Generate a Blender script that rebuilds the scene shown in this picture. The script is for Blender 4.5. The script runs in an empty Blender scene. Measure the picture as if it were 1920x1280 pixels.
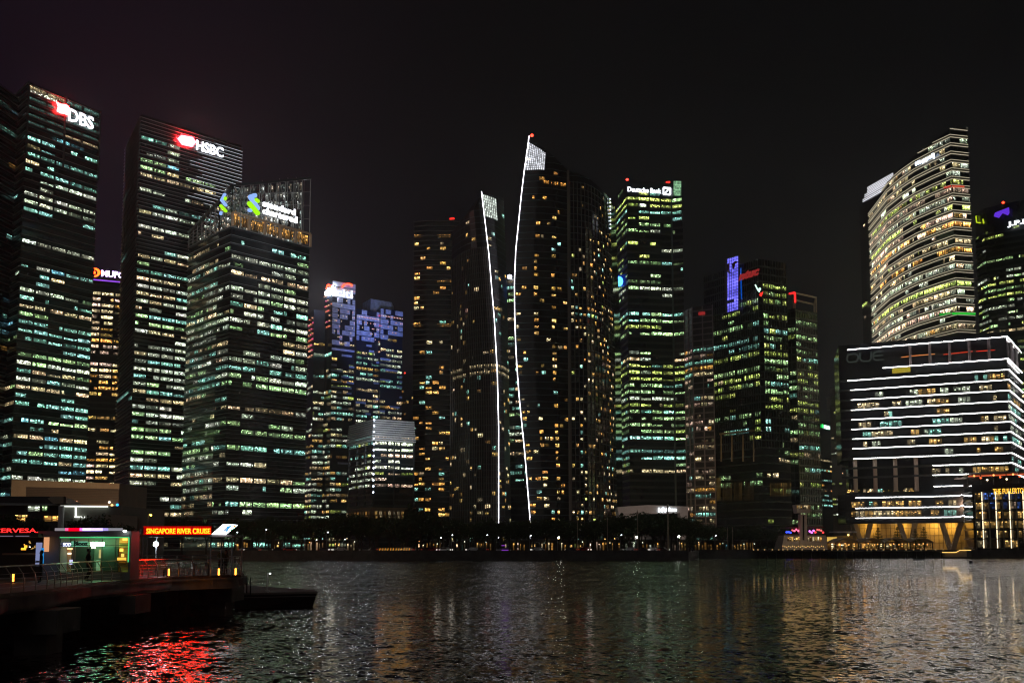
import bpy, math, random, colorsys
from mathutils import Vector, Matrix
R = random.Random(7)
sc = bpy.context.scene
COL = sc.collection

# ------------------------------------------------------------------ camera
F = 2400.0; SH = 108.0; PITCH = math.atan(0.114)
CZ = 4.7
sP, cP = math.sin(PITCH), math.cos(PITCH)
cam = bpy.data.cameras.new('camera'); camo = bpy.data.objects.new('camera', cam); COL.objects.link(camo)
camo.location = (0, 0, CZ); camo.rotation_euler = (math.pi / 2 + PITCH, 0, 0)
cam.sensor_width = 36; cam.lens = F / 1920 * 36; cam.shift_y = SH / 1920
cam.clip_start = 0.5; cam.clip_end = 20000
sc.camera = camo
GZ = 2.6

def ray(u, v):
    a = (u - 960) / F; b = (640 - v + SH) / F
    return Vector((a, cP - b * sP, sP + b * cP))
def pt_h(u, v, h):
    d = ray(u, v); t = (h - CZ) / d.z
    return Vector((d.x * t, d.y * t, h))
def pt_y(u, v, y):
    d = ray(u, v); t = y / d.y
    return Vector((d.x * t, y, CZ + d.z * t))
def proj(p):
    x, y, z = p[0], p[1], p[2] - CZ
    f = y * cP + z * sP; up = -y * sP + z * cP
    return 960 + F * x / f, 640 + SH - F * up / f
def z_at(x, y, v):                     # height on the vertical line (x, y) that stands at picture row v
    b = (640 - v + SH) / F
    # up/f=b : -y sP + z cP = b (y cP + z sP)
    return CZ + y * (b * cP + sP) / (cP - b * sP)
def interp(tab, v):
    if v <= tab[0][0]: return tab[0][1]
    for (a, p), (b, q) in zip(tab, tab[1:]):
        if v <= b: return p + (q - p) * (v - a) / max(1e-6, b - a)
    return tab[-1][1]

# ------------------------------------------------------------------ materials
_mats = {}
def nodes_of(m):
    m.use_nodes = True
    nt = m.node_tree
    for n in list(nt.nodes): nt.nodes.remove(n)
    o = nt.nodes.new('ShaderNodeOutputMaterial')
    return nt, o
def mat(name, col, rough=0.6, metal=0.0, spec=0.5, noise=0.0, nscale=1.0, bump=0.0):
    if name in _mats: return _mats[name]
    m = bpy.data.materials.new(name); nt, o = nodes_of(m)
    p = nt.nodes.new('ShaderNodeBsdfPrincipled')
    p.inputs['Base Color'].default_value = (*col, 1); p.inputs['Roughness'].default_value = rough
    p.inputs['Metallic'].default_value = metal; p.inputs['Specular IOR Level'].default_value = spec
    nt.links.new(p.outputs[0], o.inputs['Surface'])
    if noise or bump:
        tc = nt.nodes.new('ShaderNodeTexCoord'); nz = nt.nodes.new('ShaderNodeTexNoise')
        nz.inputs['Scale'].default_value = nscale; nz.inputs['Detail'].default_value = 6
        nt.links.new(tc.outputs['Object'], nz.inputs['Vector'])
        if noise:
            r = nt.nodes.new('ShaderNodeMapRange'); r.inputs[1].default_value = 0.3; r.inputs[2].default_value = 0.7
            r.inputs[3].default_value = 1 - noise; r.inputs[4].default_value = 1 + noise
            nt.links.new(nz.outputs['Fac'], r.inputs[0])
            mx = nt.nodes.new('ShaderNodeVectorMath'); mx.operation = 'SCALE'
            mx.inputs[0].default_value = col
            nt.links.new(r.outputs[0], mx.inputs['Scale']); nt.links.new(mx.outputs[0], p.inputs['Base Color'])
        if bump:
            b = nt.nodes.new('ShaderNodeBump'); b.inputs['Strength'].default_value = bump; b.inputs['Distance'].default_value = 0.1
            nt.links.new(nz.outputs['Fac'], b.inputs['Height']); nt.links.new(b.outputs[0], p.inputs['Normal'])
    _mats[name] = m
    return m
def emit(name, col, s, nee=True):
    if name in _mats: return _mats[name]
    m = bpy.data.materials.new(name); nt, o = nodes_of(m)
    e = nt.nodes.new('ShaderNodeEmission'); e.inputs[0].default_value = (*col, 1); e.inputs[1].default_value = s
    nt.links.new(e.outputs[0], o.inputs['Surface'])
    m.cycles.emission_sampling = 'AUTO' if nee else 'NONE'
    _mats[name] = m
    return m

def M(nt, op, a, b=None, c=None):
    n = nt.nodes.new('ShaderNodeMath'); n.operation = op
    for i, x in enumerate((a, b, c)):
        if x is None: continue
        if isinstance(x, (int, float)): n.inputs[i].default_value = x
        else: nt.links.new(x, n.inputs[i])
    return n.outputs[0]
def window_material():
    """A lit room behind glass: ceiling lights, blinds, mullions, desks; the face attribute `lit` gives the lamps' colour."""
    m = bpy.data.materials.new('lit_room_glass'); nt, o = nodes_of(m)
    at = nt.nodes.new('ShaderNodeAttribute'); at.attribute_name = 'lit'
    uv = nt.nodes.new('ShaderNodeUVMap'); uv.uv_map = 'UVMap'
    sp = nt.nodes.new('ShaderNodeSeparateXYZ'); nt.links.new(uv.outputs[0], sp.inputs[0])
    x, y = sp.outputs[0], sp.outputs[1]
    def wn(cx, cy):
        c = nt.nodes.new('ShaderNodeCombineXYZ')
        nt.links.new(cx, c.inputs[0])
        if cy is not None: nt.links.new(cy, c.inputs[1])
        w = nt.nodes.new('ShaderNodeTexWhiteNoise'); w.noise_dimensions = '3D'
        nt.links.new(c.outputs[0], w.inputs['Vector']); return w.outputs['Value']
    fx = M(nt, 'MULTIPLY', x, 1.15); fy = M(nt, 'MULTIPLY', y, 5.0)
    cell = wn(M(nt, 'FLOOR', fx), M(nt, 'FLOOR', fy))
    spark = M(nt, 'MULTIPLY', M(nt, 'MAXIMUM', M(nt, 'SUBTRACT', cell, 0.66), 0.0), 15.0)
    dx = M(nt, 'ABSOLUTE', M(nt, 'SUBTRACT', M(nt, 'FRACT', fx), 0.5))
    dy = M(nt, 'ABSOLUTE', M(nt, 'SUBTRACT', M(nt, 'FRACT', fy), 0.5))
    shape = M(nt, 'MULTIPLY', M(nt, 'LESS_THAN', dx, 0.40), M(nt, 'LESS_THAN', dy, 0.36))
    spark = M(nt, 'MULTIPLY', spark, shape)
    spark = M(nt, 'MULTIPLY', spark, M(nt, 'ADD', 0.25, M(nt, 'MULTIPLY', M(nt, 'GREATER_THAN', y, 0.38), 0.9)))
    px = M(nt, 'MULTIPLY', x, 1 / 1.5)
    panel = M(nt, 'ADD', 0.12, M(nt, 'MULTIPLY', wn(M(nt, 'FLOOR', px), None), 1.25))
    mull = M(nt, 'ADD', 0.25, M(nt, 'MULTIPLY', M(nt, 'GREATER_THAN', M(nt, 'FRACT', px), 0.13), 0.75))
    nz = nt.nodes.new('ShaderNodeTexNoise'); nz.noise_dimensions = '1D'; nz.inputs['Scale'].default_value = 0.8; nz.inputs['Detail'].default_value = 4
    nt.links.new(x, nz.inputs['W'])
    furn = M(nt, 'ADD', 0.3, M(nt, 'MULTIPLY', M(nt, 'GREATER_THAN', y, M(nt, 'MULTIPLY', M(nt, 'SUBTRACT', nz.outputs['Fac'], 0.18), 1.0)), 0.7))
    tot = M(nt, 'ADD', M(nt, 'MULTIPLY', M(nt, 'MULTIPLY', panel, furn), 0.55), spark)
    tot = M(nt, 'MULTIPLY', tot, mull)
    p = nt.nodes.new('ShaderNodeBsdfPrincipled')
    p.inputs['Base Color'].default_value = (0.01, 0.012, 0.014, 1); p.inputs['Roughness'].default_value = 0.12
    nt.links.new(at.outputs['Color'], p.inputs['Emission Color']); nt.links.new(tot, p.inputs['Emission Strength'])
    nt.links.new(p.outputs[0], o.inputs['Surface'])
    m.cycles.emission_sampling = 'NONE'
    return m
WIN = window_material()
def attr_emit(name, s=1.0, nee=False):
    m = bpy.data.materials.new(name); nt, o = nodes_of(m)
    at = nt.nodes.new('ShaderNodeAttribute'); at.attribute_name = 'lit'
    e = nt.nodes.new('ShaderNodeEmission'); e.inputs[1].default_value = s
    nt.links.new(at.outputs['Color'], e.inputs[0]); nt.links.new(e.outputs[0], o.inputs['Surface'])
    m.cycles.emission_sampling = 'AUTO' if nee else 'NONE'
    return m
LAMP = attr_emit('small_lamps')

G_DARK = mat('dark_glass', (0.012, 0.017, 0.02), 0.18, noise=0.35, nscale=0.05)
G_BLACK = mat('black_glass', (0.008, 0.009, 0.011), 0.12, noise=0.3, nscale=0.05)
BAND = mat('grey_spandrel', (0.06, 0.095, 0.105), 0.45, noise=0.2, nscale=0.2)
BAND2 = mat('dark_spandrel', (0.03, 0.035, 0.038), 0.4, noise=0.2, nscale=0.2)
LOUV = mat('pale_louvre', (0.42, 0.44, 0.45), 0.4, metal=0.3)
CONC = mat('stained_concrete', (0.42, 0.38, 0.34), 0.85, noise=0.35, nscale=0.6, bump=0.3)
BEIGE = mat('beige_stone', (0.40, 0.33, 0.25), 0.8, noise=0.12, nscale=0.3)
DIMC = mat('dim_concrete', (0.13, 0.12, 0.11), 0.7, noise=0.4, nscale=0.8, bump=0.4)  # darker copy of the concrete, dimness under the deck put into its colour
WHITEP = mat('white_paint', (0.62, 0.62, 0.62), 0.5, noise=0.06, nscale=0.7)
GREYP = mat('grey_paint', (0.28, 0.29, 0.30), 0.5, noise=0.1, nscale=0.5)
STEEL = mat('brushed_steel', (0.45, 0.44, 0.42), 0.3, metal=0.9)
DARKM = mat('dark_metal', (0.03, 0.03, 0.033), 0.45, metal=0.4)

# ------------------------------------------------------------------ objects
def tag(o, label=None, cat=None, group=None, kind=None):
    if label: o['label'] = label
    if cat: o['category'] = cat
    if group: o['group'] = group
    if kind: o['kind'] = kind
    return o
def empty(name, loc, label, cat, group=None):
    o = bpy.data.objects.new(name, None); COL.objects.link(o); o.location = loc; o.empty_display_size = 1
    o.rotation_euler = (0, 0, 0)
    return tag(o, label, cat, group)
class MB:
    def __init__(s, org=(0, 0, 0)):
        s.o = Vector(org); s.v = []; s.f = []; s.uv = []; s.c = []
    def face(s, pts, uv=None, col=None):
        i = len(s.v)
        s.v += [Vector(p) - s.o for p in pts]; s.f.append(list(range(i, i + len(pts))))
        s.uv.append(uv); s.c.append(col)
    def box(s, c, sz, rot=0.0, col=None):
        c = Vector(c); hx, hy, hz = sz[0] / 2, sz[1] / 2, sz[2] / 2
        ca, sa = math.cos(rot), math.sin(rot)
        q = []
        for dz in (-hz, hz):
            for dx, dy in ((-hx, -hy), (hx, -hy), (hx, hy), (-hx, hy)):
                q.append(c + Vector((dx * ca - dy * sa, dx * sa + dy * ca, dz)))
        s.hexa(q, col)
    def hexa(s, q, col=None):
        for f in ((3, 2, 1, 0), (4, 5, 6, 7), (0, 1, 5, 4), (1, 2, 6, 5), (2, 3, 7, 6), (3, 0, 4, 7)):
            s.face([q[i] for i in f], None, col)
    def bar(s, a, b, w, h=None, up=Vector((0, 0, 1)), col=None):
        a, b = Vector(a), Vector(b); h = h or w
        d = (b - a).normalized()
        if abs(d.dot(up)) > 0.99: up = Vector((0, 1, 0))
        x = d.cross(up).normalized() * (w / 2); y = x.cross(d).normalized() * (h / 2)
        s.hexa([a - x - y, a + x - y, a + x + y, a - x + y, b - x - y, b + x - y, b + x + y, b - x + y], col)
    def tube(s, pts, r, n=8, cap=True, col=None):
        pts = [Vector(p) for p in pts]; rs = r if isinstance(r, (list, tuple)) else [r] * len(pts)
        rings = []
        for i, p in enumerate(pts):
            d = (pts[min(i + 1, len(pts) - 1)] - pts[max(i - 1, 0)]).normalized()
            up = Vector((0, 0, 1)) if abs(d.z) < 0.95 else Vector((0, 1, 0))
            x = d.cross(up).normalized(); y = x.cross(d).normalized()
            rings.append([p + (x * math.cos(t) + y * math.sin(t)) * rs[i] for t in [2 * math.pi * k / n for k in range(n)]])
        for a, b in zip(rings, rings[1:]):
            for k in range(n):
                s.face([a[k], a[(k + 1) % n], b[(k + 1) % n], b[k]], None, col)
        if cap:
            s.face(rings[0][::-1], None, col); s.face(rings[-1], None, col)
    def sphere(s, c, r, n=10, m=6, col=None, sq=1.0):
        c = Vector(c)
        P = lambda i, j: c + Vector((math.sin(math.pi * j / m) * math.cos(2 * math.pi * i / n) * r,
                                     math.sin(math.pi * j / m) * math.sin(2 * math.pi * i / n) * r, math.cos(math.pi * j / m) * r * sq))
        for i in range(n):
            for j in range(m):
                q = [P(i, j), P(i, j + 1), P(i + 1, j + 1), P(i + 1, j)]
                if j == 0: q = [q[0], q[1], q[2]]
                elif j == m - 1: q = [q[0], q[1], q[3]]
                s.face(q, None, col)
    def prism(s, foot, z0, z1, col=None):
        n = len(foot); z1s = z1 if isinstance(z1, (list, tuple)) else [z1] * n
        for i in range(n):
            a, b = foot[i], foot[(i + 1) % n]
            s.face([(a[0], a[1], z0), (b[0], b[1], z0), (b[0], b[1], z1s[(i + 1) % n]), (a[0], a[1], z1s[i])], None, col)
        s.face([(p[0], p[1], z1s[i]) for i, p in enumerate(foot)], None, col)
        s.face([(p[0], p[1], z0) for p in foot][::-1], None, col)
    def slab(s, poly, n, th, col=None):       # outline pushed out along n
        n = Vector(n).normalized() * th
        a = [Vector(p) for p in poly]; b = [p + n for p in a]
        s.face(a[::-1], None, col); s.face(b, None, col)
        for i in range(len(a)):
            j = (i + 1) % len(a); s.face([a[i], a[j], b[j], b[i]], None, col)
    def build(s, name, m, parent=None, smooth=False, kind=None, label=None):
        me = bpy.data.meshes.new(name); me.from_pydata(s.v, [], s.f)
        if any(u is not None for u in s.uv):
            l = me.uv_layers.new(name='UVMap'); k = 0
            for f, u in zip(s.f, s.uv):
                for i in range(len(f)):
                    l.data[k].uv = u[i] if u else (0, 0); k += 1
        if any(c is not None for c in s.c):
            a = me.color_attributes.new('lit', 'FLOAT_COLOR', 'CORNER'); k = 0
            for f, c in zip(s.f, s.c):
                for i in range(len(f)):
                    a.data[k].color = (*(c or (0, 0, 0)), 1); k += 1
        me.materials.append(m)
        if smooth:
            for p in me.polygons: p.use_smooth = True
        o = bpy.data.objects.new(name, me); COL.objects.link(o)
        if parent is not None: o.parent = parent
        if kind: o['kind'] = kind
        if label: o['label'] = label
        return o
def copy_tree(o, loc, label=None, rz=None, scale=None):
    c = o.copy(); COL.objects.link(c)
    c.location = loc
    if rz is not None: c.rotation_euler = (0, 0, rz)
    if scale is not None: c.scale = scale if isinstance(scale, tuple) else (scale,) * 3
    if label: c['label'] = label
    for ch in list(o.children):
        d = ch.copy(); COL.objects.link(d); d.parent = c
        for g in list(ch.children):
            e = g.copy(); COL.objects.link(e); e.parent = d
    return c

# ------------------------------------------------------------------ facades and signs
class Fac:
    """A vertical plane through two ground points; pos() finds where a picture point falls on it."""
    def __init__(s, A, B):
        s.A = Vector((A[0], A[1], 0)); s.B = Vector((B[0], B[1], 0)); d = s.B - s.A
        s.d = d.normalized(); s.n = Vector((d.y, -d.x, 0)).normalized()
    def pos(s, u, v, off=0.0):
        d = ray(u, v); a = s.A + s.n * off
        t = (a.x * s.n.x + a.y * s.n.y) / (d.x * s.n.x + d.y * s.n.y)
        return Vector((d.x * t, d.y * t, CZ + d.z * t))
    def poly(s, mb, px, off=0.3, th=0.3, col=None):
        mb.slab([s.pos(u, v, off) for u, v in px], s.n, th, col)
def text_mesh(txt, bold=0.0, shear=0.0, res=3, spacing=1.0):
    cu = bpy.data.curves.new('lettering', 'FONT'); cu.body = txt; cu.size = 1; cu.resolution_u = res
    cu.offset = bold; cu.shear = shear; cu.space_character = spacing; cu.extrude = 0.5
    ob = bpy.data.objects.new('lettering', cu); COL.objects.link(ob)
    dg = bpy.context.evaluated_depsgraph_get(); dg.update()
    me = bpy.data.meshes.new_from_object(ob.evaluated_get(dg))
    bpy.data.objects.remove(ob); bpy.data.curves.remove(cu)
    return me
def sign_text(txt, fac, p0, p1, vtop, m, parent, org, off=0.6, depth=0.4, bold=0.02, name='lettering', shear=0.0, spacing=1.0):
    """Lettering whose outline spans picture points p0 (lower left) to p1 (lower right), caps up to row vtop above p0."""
    me = text_mesh(txt, bold, shear, spacing=spacing)
    xs = [v.co.x for v in me.vertices]; ys = [v.co.y for v in me.vertices]
    x0, x1, y0, y1 = min(xs), max(xs), min(ys), max(ys)
    P0 = fac.pos(*p0, off); P1 = fac.pos(*p1, off); T = fac.pos(p0[0], vtop, off)
    W = (Vector((P1.x, P1.y, 0)) - Vector((P0.x, P0.y, 0))).length; H = T.z - P0.z
    for v in me.vertices:
        a = (v.co.x - x0) / (x1 - x0) * W; b = (v.co.y - y0) / (y1 - y0) * H; c = v.co.z * depth
        v.co = P0 + fac.d * a + Vector((0, 0, b)) + fac.n * c - Vector(org)
    me.materials.clear(); me.materials.append(m)
    o = bpy.data.objects.new(name, me); COL.objects.link(o); o.parent = parent
    return o

PAL = {'cool': (0.42, 1.0, 0.82), 'green': (0.60, 1.0, 0.42), 'white': (0.88, 1.0, 0.74), 'warm': (1.0, 0.78, 0.42),
       'orange': (1.0, 0.48, 0.10), 'amber': (1.0, 0.58, 0.16), 'teal': (0.25, 0.70, 0.85), 'lime': (0.80, 1.0, 0.22),
       'blue': (0.12, 0.28, 1.0), 'peach': (1.0, 0.70, 0.50), 'dim': (0.28, 0.36, 0.33)}
def pick(rng, pal):
    t = rng.random() * sum(w for _, w in pal)
    for k, w in pal:
        t -= w
        if t <= 0: return k
    return pal[-1][0]
def lit_windows(rng, plan, ztop, z0, fh, segs, out, wfrac=0.64, sill=0.22, off=0.08):
    """Rooms that are lit on the seen sides.  plan(z) gives the seen corners at height z; segs one settings dict per side."""
    nf = int((max(ztop) - z0) / fh)
    for k in range(nf):
        za = z0 + k * fh + sill * fh; zb = za + wfrac * fh
        pl = plan((za + zb) / 2)
        fl = None; pal0 = None
        for i, cf in enumerate(segs):
            if cf is None: continue
            A, B = Vector(pl[i]).to_2d(), Vector(pl[i + 1]).to_2d()
            L = (B - A).length
            nb = max(1, round(L / cf['bw'])); n2 = Vector((B.y - A.y, A.x - B.x)).normalized()
            mid = (A + B) / 2
            vv = proj((mid.x, mid.y, za))[1]
            d = interp(cf['dens'], vv)
            if cf.get('mode', 'office') == 'office':
                if fl is None or not cf.get('same'):
                    r = rng.random()
                    fl = 0.0 if r > d * 1.25 + 0.05 else rng.choice((0.35, 0.75, 0.9, 0.97))
                    fl = min(0.97, fl * (0.6 + 0.6 * d))
                    br = rng.choice((0.6, 0.9, 1.0, 1.3, 1.7)); pal0 = pick(rng, cf['pal'])
                p_on = max(fl, 0.06 * min(1, d * 2))
            else:
                p_on = d; br = 1.0; pal0 = None
            on = rng.random() < p_on
            for b in range(nb):
                s0, s1 = b / nb, (b + 1) / nb
                zt = ztop[i] + (ztop[i + 1] - ztop[i]) * (s0 + s1) / 2
                if cf.get('mode', 'office') == 'office':
                    if rng.random() < 0.5: on = rng.random() < p_on * 0.97
                else: on = rng.random() < p_on * (cf['cols'][b % len(cf['cols'])] if 'cols' in cf else 1)
                if zb > zt - 0.5 or not on: continue
                if 'skip' in cf and any(a <= vv <= c and e <= (s0 + s1) / 2 <= f for a, c, e, f in cf['skip']): continue
                key = pal0 if (pal0 and rng.random() < 0.8) else pick(rng, cf['pal'])
                q = PAL[key]; g = 1.2 * cf.get('gain', 0.42) * br * rng.choice((0.3, 0.6, 0.85, 1.0, 1.2, 1.5, 2.0))
                col = tuple(max(0.0, c * g * rng.uniform(0.92, 1.08)) for c in q)
                m0 = cf.get('gap', 0.055)
                f0, f1 = s0 + m0 / nb, s1 - m0 / nb
                if cf.get('mode', 'office') == 'office' and rng.random() < 0.16:
                    if rng.random() < .5: f1 = f0 + (f1 - f0) * rng.choice((.25, .5, .75))
                    else: f0 = f1 - (f1 - f0) * rng.choice((.25, .5, .75))
                if cf.get('mode') == 'resi' and rng.random() < 0.5: f1 = f0 + (f1 - f0) * rng.uniform(0.5, 1)
                a = A.lerp(B, f0) + n2 * off; c = A.lerp(B, f1) + n2 * off
                h = zb - za; z2 = zb if rng.random() < 0.8 else za + h * rng.uniform(0.6, 1)
                u0 = rng.randrange(4000) * 1.5; w = (c - a).length
                quad = [(a.x, a.y, za), (c.x, c.y, za), (c.x, c.y, z2), (a.x, a.y, z2)]
                out.append((w * h / (A.y ** 2) * abs(n2.y) + 1e-9 * w, quad, [(u0, 0), (u0 + w, 0), (u0 + w, 1), (u0, 1)], col))
def place_windows(out, root, org, name='window', m=None, cap=100):
    out.sort(key=lambda t: -t[0])
    for _, q, uv, c in out[:cap]:
        mb = MB(org); mb.face(q, uv, c); mb.build(name, m or WIN, root)
    if out[cap:]:
        mb = MB(org)
        for _, q, uv, c in out[cap:]: mb.face(q, uv, c)
        mb.build(name, m or WIN, root, kind='stuff')
def bands(mb, plan, ztop, zs, h, proud, segs=None, tops=True):
    """Floor ledges that stand proud of the seen sides, mitred at the corners."""
    for z in zs:
        pl = [Vector(p).to_2d() for p in plan(z)]; n = len(pl)
        nr = [Vector((pl[i + 1].y - pl[i].y, pl[i].x - pl[i + 1].x)).normalized() for i in range(n - 1)]
        outp = []
        for i in range(n):
            a = nr[max(0, i - 1)]; b = nr[min(n - 2, i)]; mm = (a + b)
            mm = mm.normalized() / max(0.5, math.sqrt((1 + a.dot(b)) / 2))
            outp.append(pl[i] + mm * proud)
        for i in range(n - 1):
            if segs is not None and not segs[i]: continue
            t0, t1 = ztop[i], ztop[i + 1]
            if z > max(t0, t1) - 0.3: continue
            f0, f1 = 0.0, 1.0
            if z > t0 - 0.3: f0 = (z - t0 + 0.3) / (t1 - t0)
            if z > t1 - 0.3: f1 = (t0 - 0.3 - z) / (t0 - t1)
            a, b = pl[i].lerp(pl[i + 1], f0), pl[i].lerp(pl[i + 1], f1)
            c, d = outp[i].lerp(outp[i + 1], f0), outp[i].lerp(outp[i + 1], f1)
            a = a + nr[i] * -0.05; b = b + nr[i] * -0.05
            q = [(a.x, a.y, z), (c.x, c.y, z), (d.x, d.y, z), (b.x, b.y, z)]
            mb.hexa([Vector(p) for p in q] + [Vector((p[0], p[1], z + h)) for p in q])
def loft(mb, plan, ztop, z0, back, rows=1):
    n = len(ztop)
    P = lambda i, t: (lambda z: (plan(z)[i][0], plan(z)[i][1], z))(z0 + (ztop[i] - z0) * t)
    for i in range(n - 1):
        for r in range(rows):
            t0, t1 = r / rows, (r + 1) / rows
            mb.face([P(i, t0), P(i + 1, t0), P(i + 1, t1), P(i, t1)])
    bx, by = back
    def Q(i, t):
        p = P(i, t); return (p[0] + bx, p[1] + by, p[2])
    L = [0, n - 1]
    for r in range(rows):
        t0, t1 = r / rows, (r + 1) / rows
        mb.face([Q(0, t0), P(0, t0), P(0, t1), Q(0, t1)])
        mb.face([P(n - 1, t0), Q(n - 1, t0), Q(n - 1, t1), P(n - 1, t1)])
        mb.face([Q(n - 1, t0), Q(0, t0), Q(0, t1), Q(n - 1, t1)])
    mid = n // 2
    mb.face([P(i, 1) for i in range(n)] + [Q(n - 1, 1), Q(0, 1)])
class Tower:
    def __init__(s, name, label, pts, H, fh=4.3, z0=GZ, body=G_DARK, depth=40, seed=1, ztop=None, plan=None, rows=1, cat='tower', back=None, group=None):
        s.H = H; s.fh = fh; s.z0 = z0; s.rng = random.Random(seed)
        if plan is None:
            fp = [pt_h(u, v, H) for u, v in pts]; s.fp = fp
            plan = lambda z: fp
        else: s.fp = plan(H)
        s.plan = plan; n = len(s.fp)
        s.ztop = ztop or [H] * n
        m = (s.fp[0] + s.fp[-1]) / 2; dr = Vector((m.x, m.y, 0)).normalized() * depth
        if back: dr = Vector((back[0], back[1], 0))
        s.back = dr
        s.org = Vector((m.x + dr.x / 2, m.y + dr.y / 2, z0))
        s.root = empty(name, s.org, label, cat, group)
        mb = MB(s.org); loft(mb, plan, s.ztop, z0, (dr.x, dr.y), rows); s.body = mb.build('facade', body, s.root)
        s.out = []
        s.fac = [Fac(s.fp[i], s.fp[i + 1]) for i in range(n - 1)]
    def mb(s): return MB(s.org)
    def zs(s, z0=None, z1=None, fh=None):
        fh = fh or s.fh; z0 = s.z0 if z0 is None else z0; z1 = z1 or max(s.ztop)
        k = 0; r = []
        while z0 + k * fh < z1: r.append(z0 + k * fh); k += 1
        return r
    def band(s, h=1.2, proud=0.35, m=BAND, name='spandrels', z0=None, z1=None, fh=None, segs=None, dz=0):
        mb = s.mb(); bands(mb, s.plan, s.ztop, [z + dz for z in s.zs(z0, z1, fh)], h, proud, segs); return mb.build(name, m, s.root)
    def lit(s, segs, **k): lit_windows(s.rng, s.plan, s.ztop, s.z0, s.fh, segs, s.out, **k)
    def done(s, **k): place_windows(s.out, s.root, s.org, **k)
    def posts(s, step, w, proud, m, name='mullions', z0=None, z1=None, segs=None):
        mb = s.mb()
        for i in range(len(s.fp) - 1):
            if segs is not None and not segs[i]: continue
            A, B = s.fp[i], s.fp[i + 1]; L = (B - A).length; n = max(1, round(L / step)); nr = s.fac[i].n
            for k in range(n + 1):
                p = A.lerp(B, k / n); zt = (s.ztop[i] + (s.ztop[i + 1] - s.ztop[i]) * k / n)
                a = p + nr * (proud / 2); t = min(z1 or zt, zt)
                ang = math.atan2(s.fac[i].d.y, s.fac[i].d.x)
                zz = s.z0 if z0 is None else z0
                mb.box((a.x, a.y, (t + zz) / 2), (w, proud, t - zz), ang)
        return mb.build(name, m, s.root)
    def lamps(s, pts, name='lamp', r=0.5):      # small bare lamps fixed to the building
        for (p, col) in pts:
            mb = s.mb(); mb.sphere(p, r, 6, 4, col=col); mb.build(name, LAMP, s.root)
S_WHITE = emit('sign_white', (0.90, 0.94, 1.0), 3.0)
S_RED = emit('sign_red', (1.0, 0.03, 0.02), 8.0)
S_WHITE_LO = emit('sign_white_soft', (0.9, 0.93, 1.0), 2.6)
S_WHITE_MID = emit('sign_white_mid', (.9, .93, 1), 3.6)
S_REDDIM = emit('sign_red_dim', (0.30, 0.02, 0.02), 0.9)
S_BEACON = emit('aviation_beacon', (1.0, 0.04, 0.02), 12.0)
COOLP = [('cool', 5), ('white', 3), ('warm', 1.0), ('green', 1.5), ('teal', 0.5)]
WARMP = [('orange', 5), ('amber', 4), ('warm', 2), ('cool', 0.6)]

def strip(root, org, fac, pts, r, m, name='light_strip', off=0.7):
    mb = MB(org); P = [fac.pos(u, v, off) if not isinstance(u, Vector) else u for u, v in pts]
    for a, b in zip(P, P[1:]): mb.bar(a, b, r * 2, r * 2)
    return mb.build(name, m, root)

# ---- tower at the left edge
t = Tower('office_tower', 'dark louvred office tower cut off by the left edge, facing sideways', [(-150, 52), (39, 186)], 235, 4.1, seed=3, depth=45)
t.lit([dict(bw=9, dens=[(150, .12), (500, .25), (900, .5)], pal=[('orange', 2), ('cool', 4), ('teal', 3)], gain=.20)], wfrac=.56)
t.band(.9, .5, BAND); t.band(.25, .9, LOUV, 'louvres', dz=1.9); t.done()

# ---- tower with red star emblem
t = Tower('office_tower', 'tall office tower with lit bank sign of red emblem and white letters', [(27, 178), (53, 153), (187, 208)], 239, 4.1, seed=11, depth=30)
COOLT = [('cool', 6), ('teal', 2.6), ('white', 4), ('warm', 2), ('green', 2)]
dn = [(268, .0), (272, .7), (310, .3), (330, .9), (362, .9), (375, .2), (400, .4), (450, .35), (470, .6), (540, .7), (560, .9), (900, .95)]
t.lit([dict(bw=8, dens=[(150, .02), (500, .2), (900, .5)], pal=COOLT, gain=.3),
       dict(bw=11, dens=dn, pal=COOLT, gain=.5)], wfrac=.62)
t.band(1.3, .3, BAND); t.band(.2, .8, LOUV, 'louvres', dz=1.3)
f = t.fac[1]
mb = t.mb()        # top storeys: pale mesh panels behind the sign, each row split by piers
lev = [(0, 1, 2.2), (5.2, .9, 1.5), (9.4, .8, 1.3), (13.6, .75, 1.2), (17.8, .85, 1.4)]
for dz, g, hh in lev:
    for j in range(4):
        a = t.fp[1].lerp(t.fp[2], (j + .06) / 4); b = t.fp[1].lerp(t.fp[2], (j + .94) / 4)
        a2 = a + f.n * .4; b2 = b + f.n * .4; z = 239 - dz - 4
        c = (PAL['warm'] if (dz > 15 and j > 1) or (dz == 0 and j < 2) else PAL['cool'])
        gg = g * (0.30 if c is PAL['cool'] else .9)
        for k in range(8):
            q0 = a2.lerp(b2, k / 8 + .01); q1 = a2.lerp(b2, (k + 1) / 8 - .01)
            mb.face([(q0.x, q0.y, z), (q1.x, q1.y, z), (q1.x, q1.y, z + hh), (q0.x, q0.y, z + hh)], [(j * 31 + k * 3, 0), (j * 31 + k * 3 + 3, 0), (j * 31 + k * 3 + 3, 1), (j * 31 + k * 3, 1)], tuple(x * gg * .6 for x in c))
mb.build('crown_screen', WIN, t.root, kind='stuff')
t.posts(22, .8, 1.0, BAND, 'piers', z0=200, segs=[0, 1])
t.done()
sg = MB(t.org).build('sign', DARKM, t.root)
mb = t.mb(); f.poly(mb, [(105, 191), (112, 195), (122, 196), (128, 200), (126, 207), (127, 217), (120, 214), (113, 213), (106, 209), (108, 200)], 1.2, .6)
mb.build('emblem', emit('sign_orange_red', (1.0, 0.02, 0.02), 70), sg)
mb = t.mb(); f.poly(mb, [(109, 195), (116, 199), (123, 199), (122, 206), (123, 212), (116, 209), (110, 208), (112, 201)], 1.9, .2)
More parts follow.
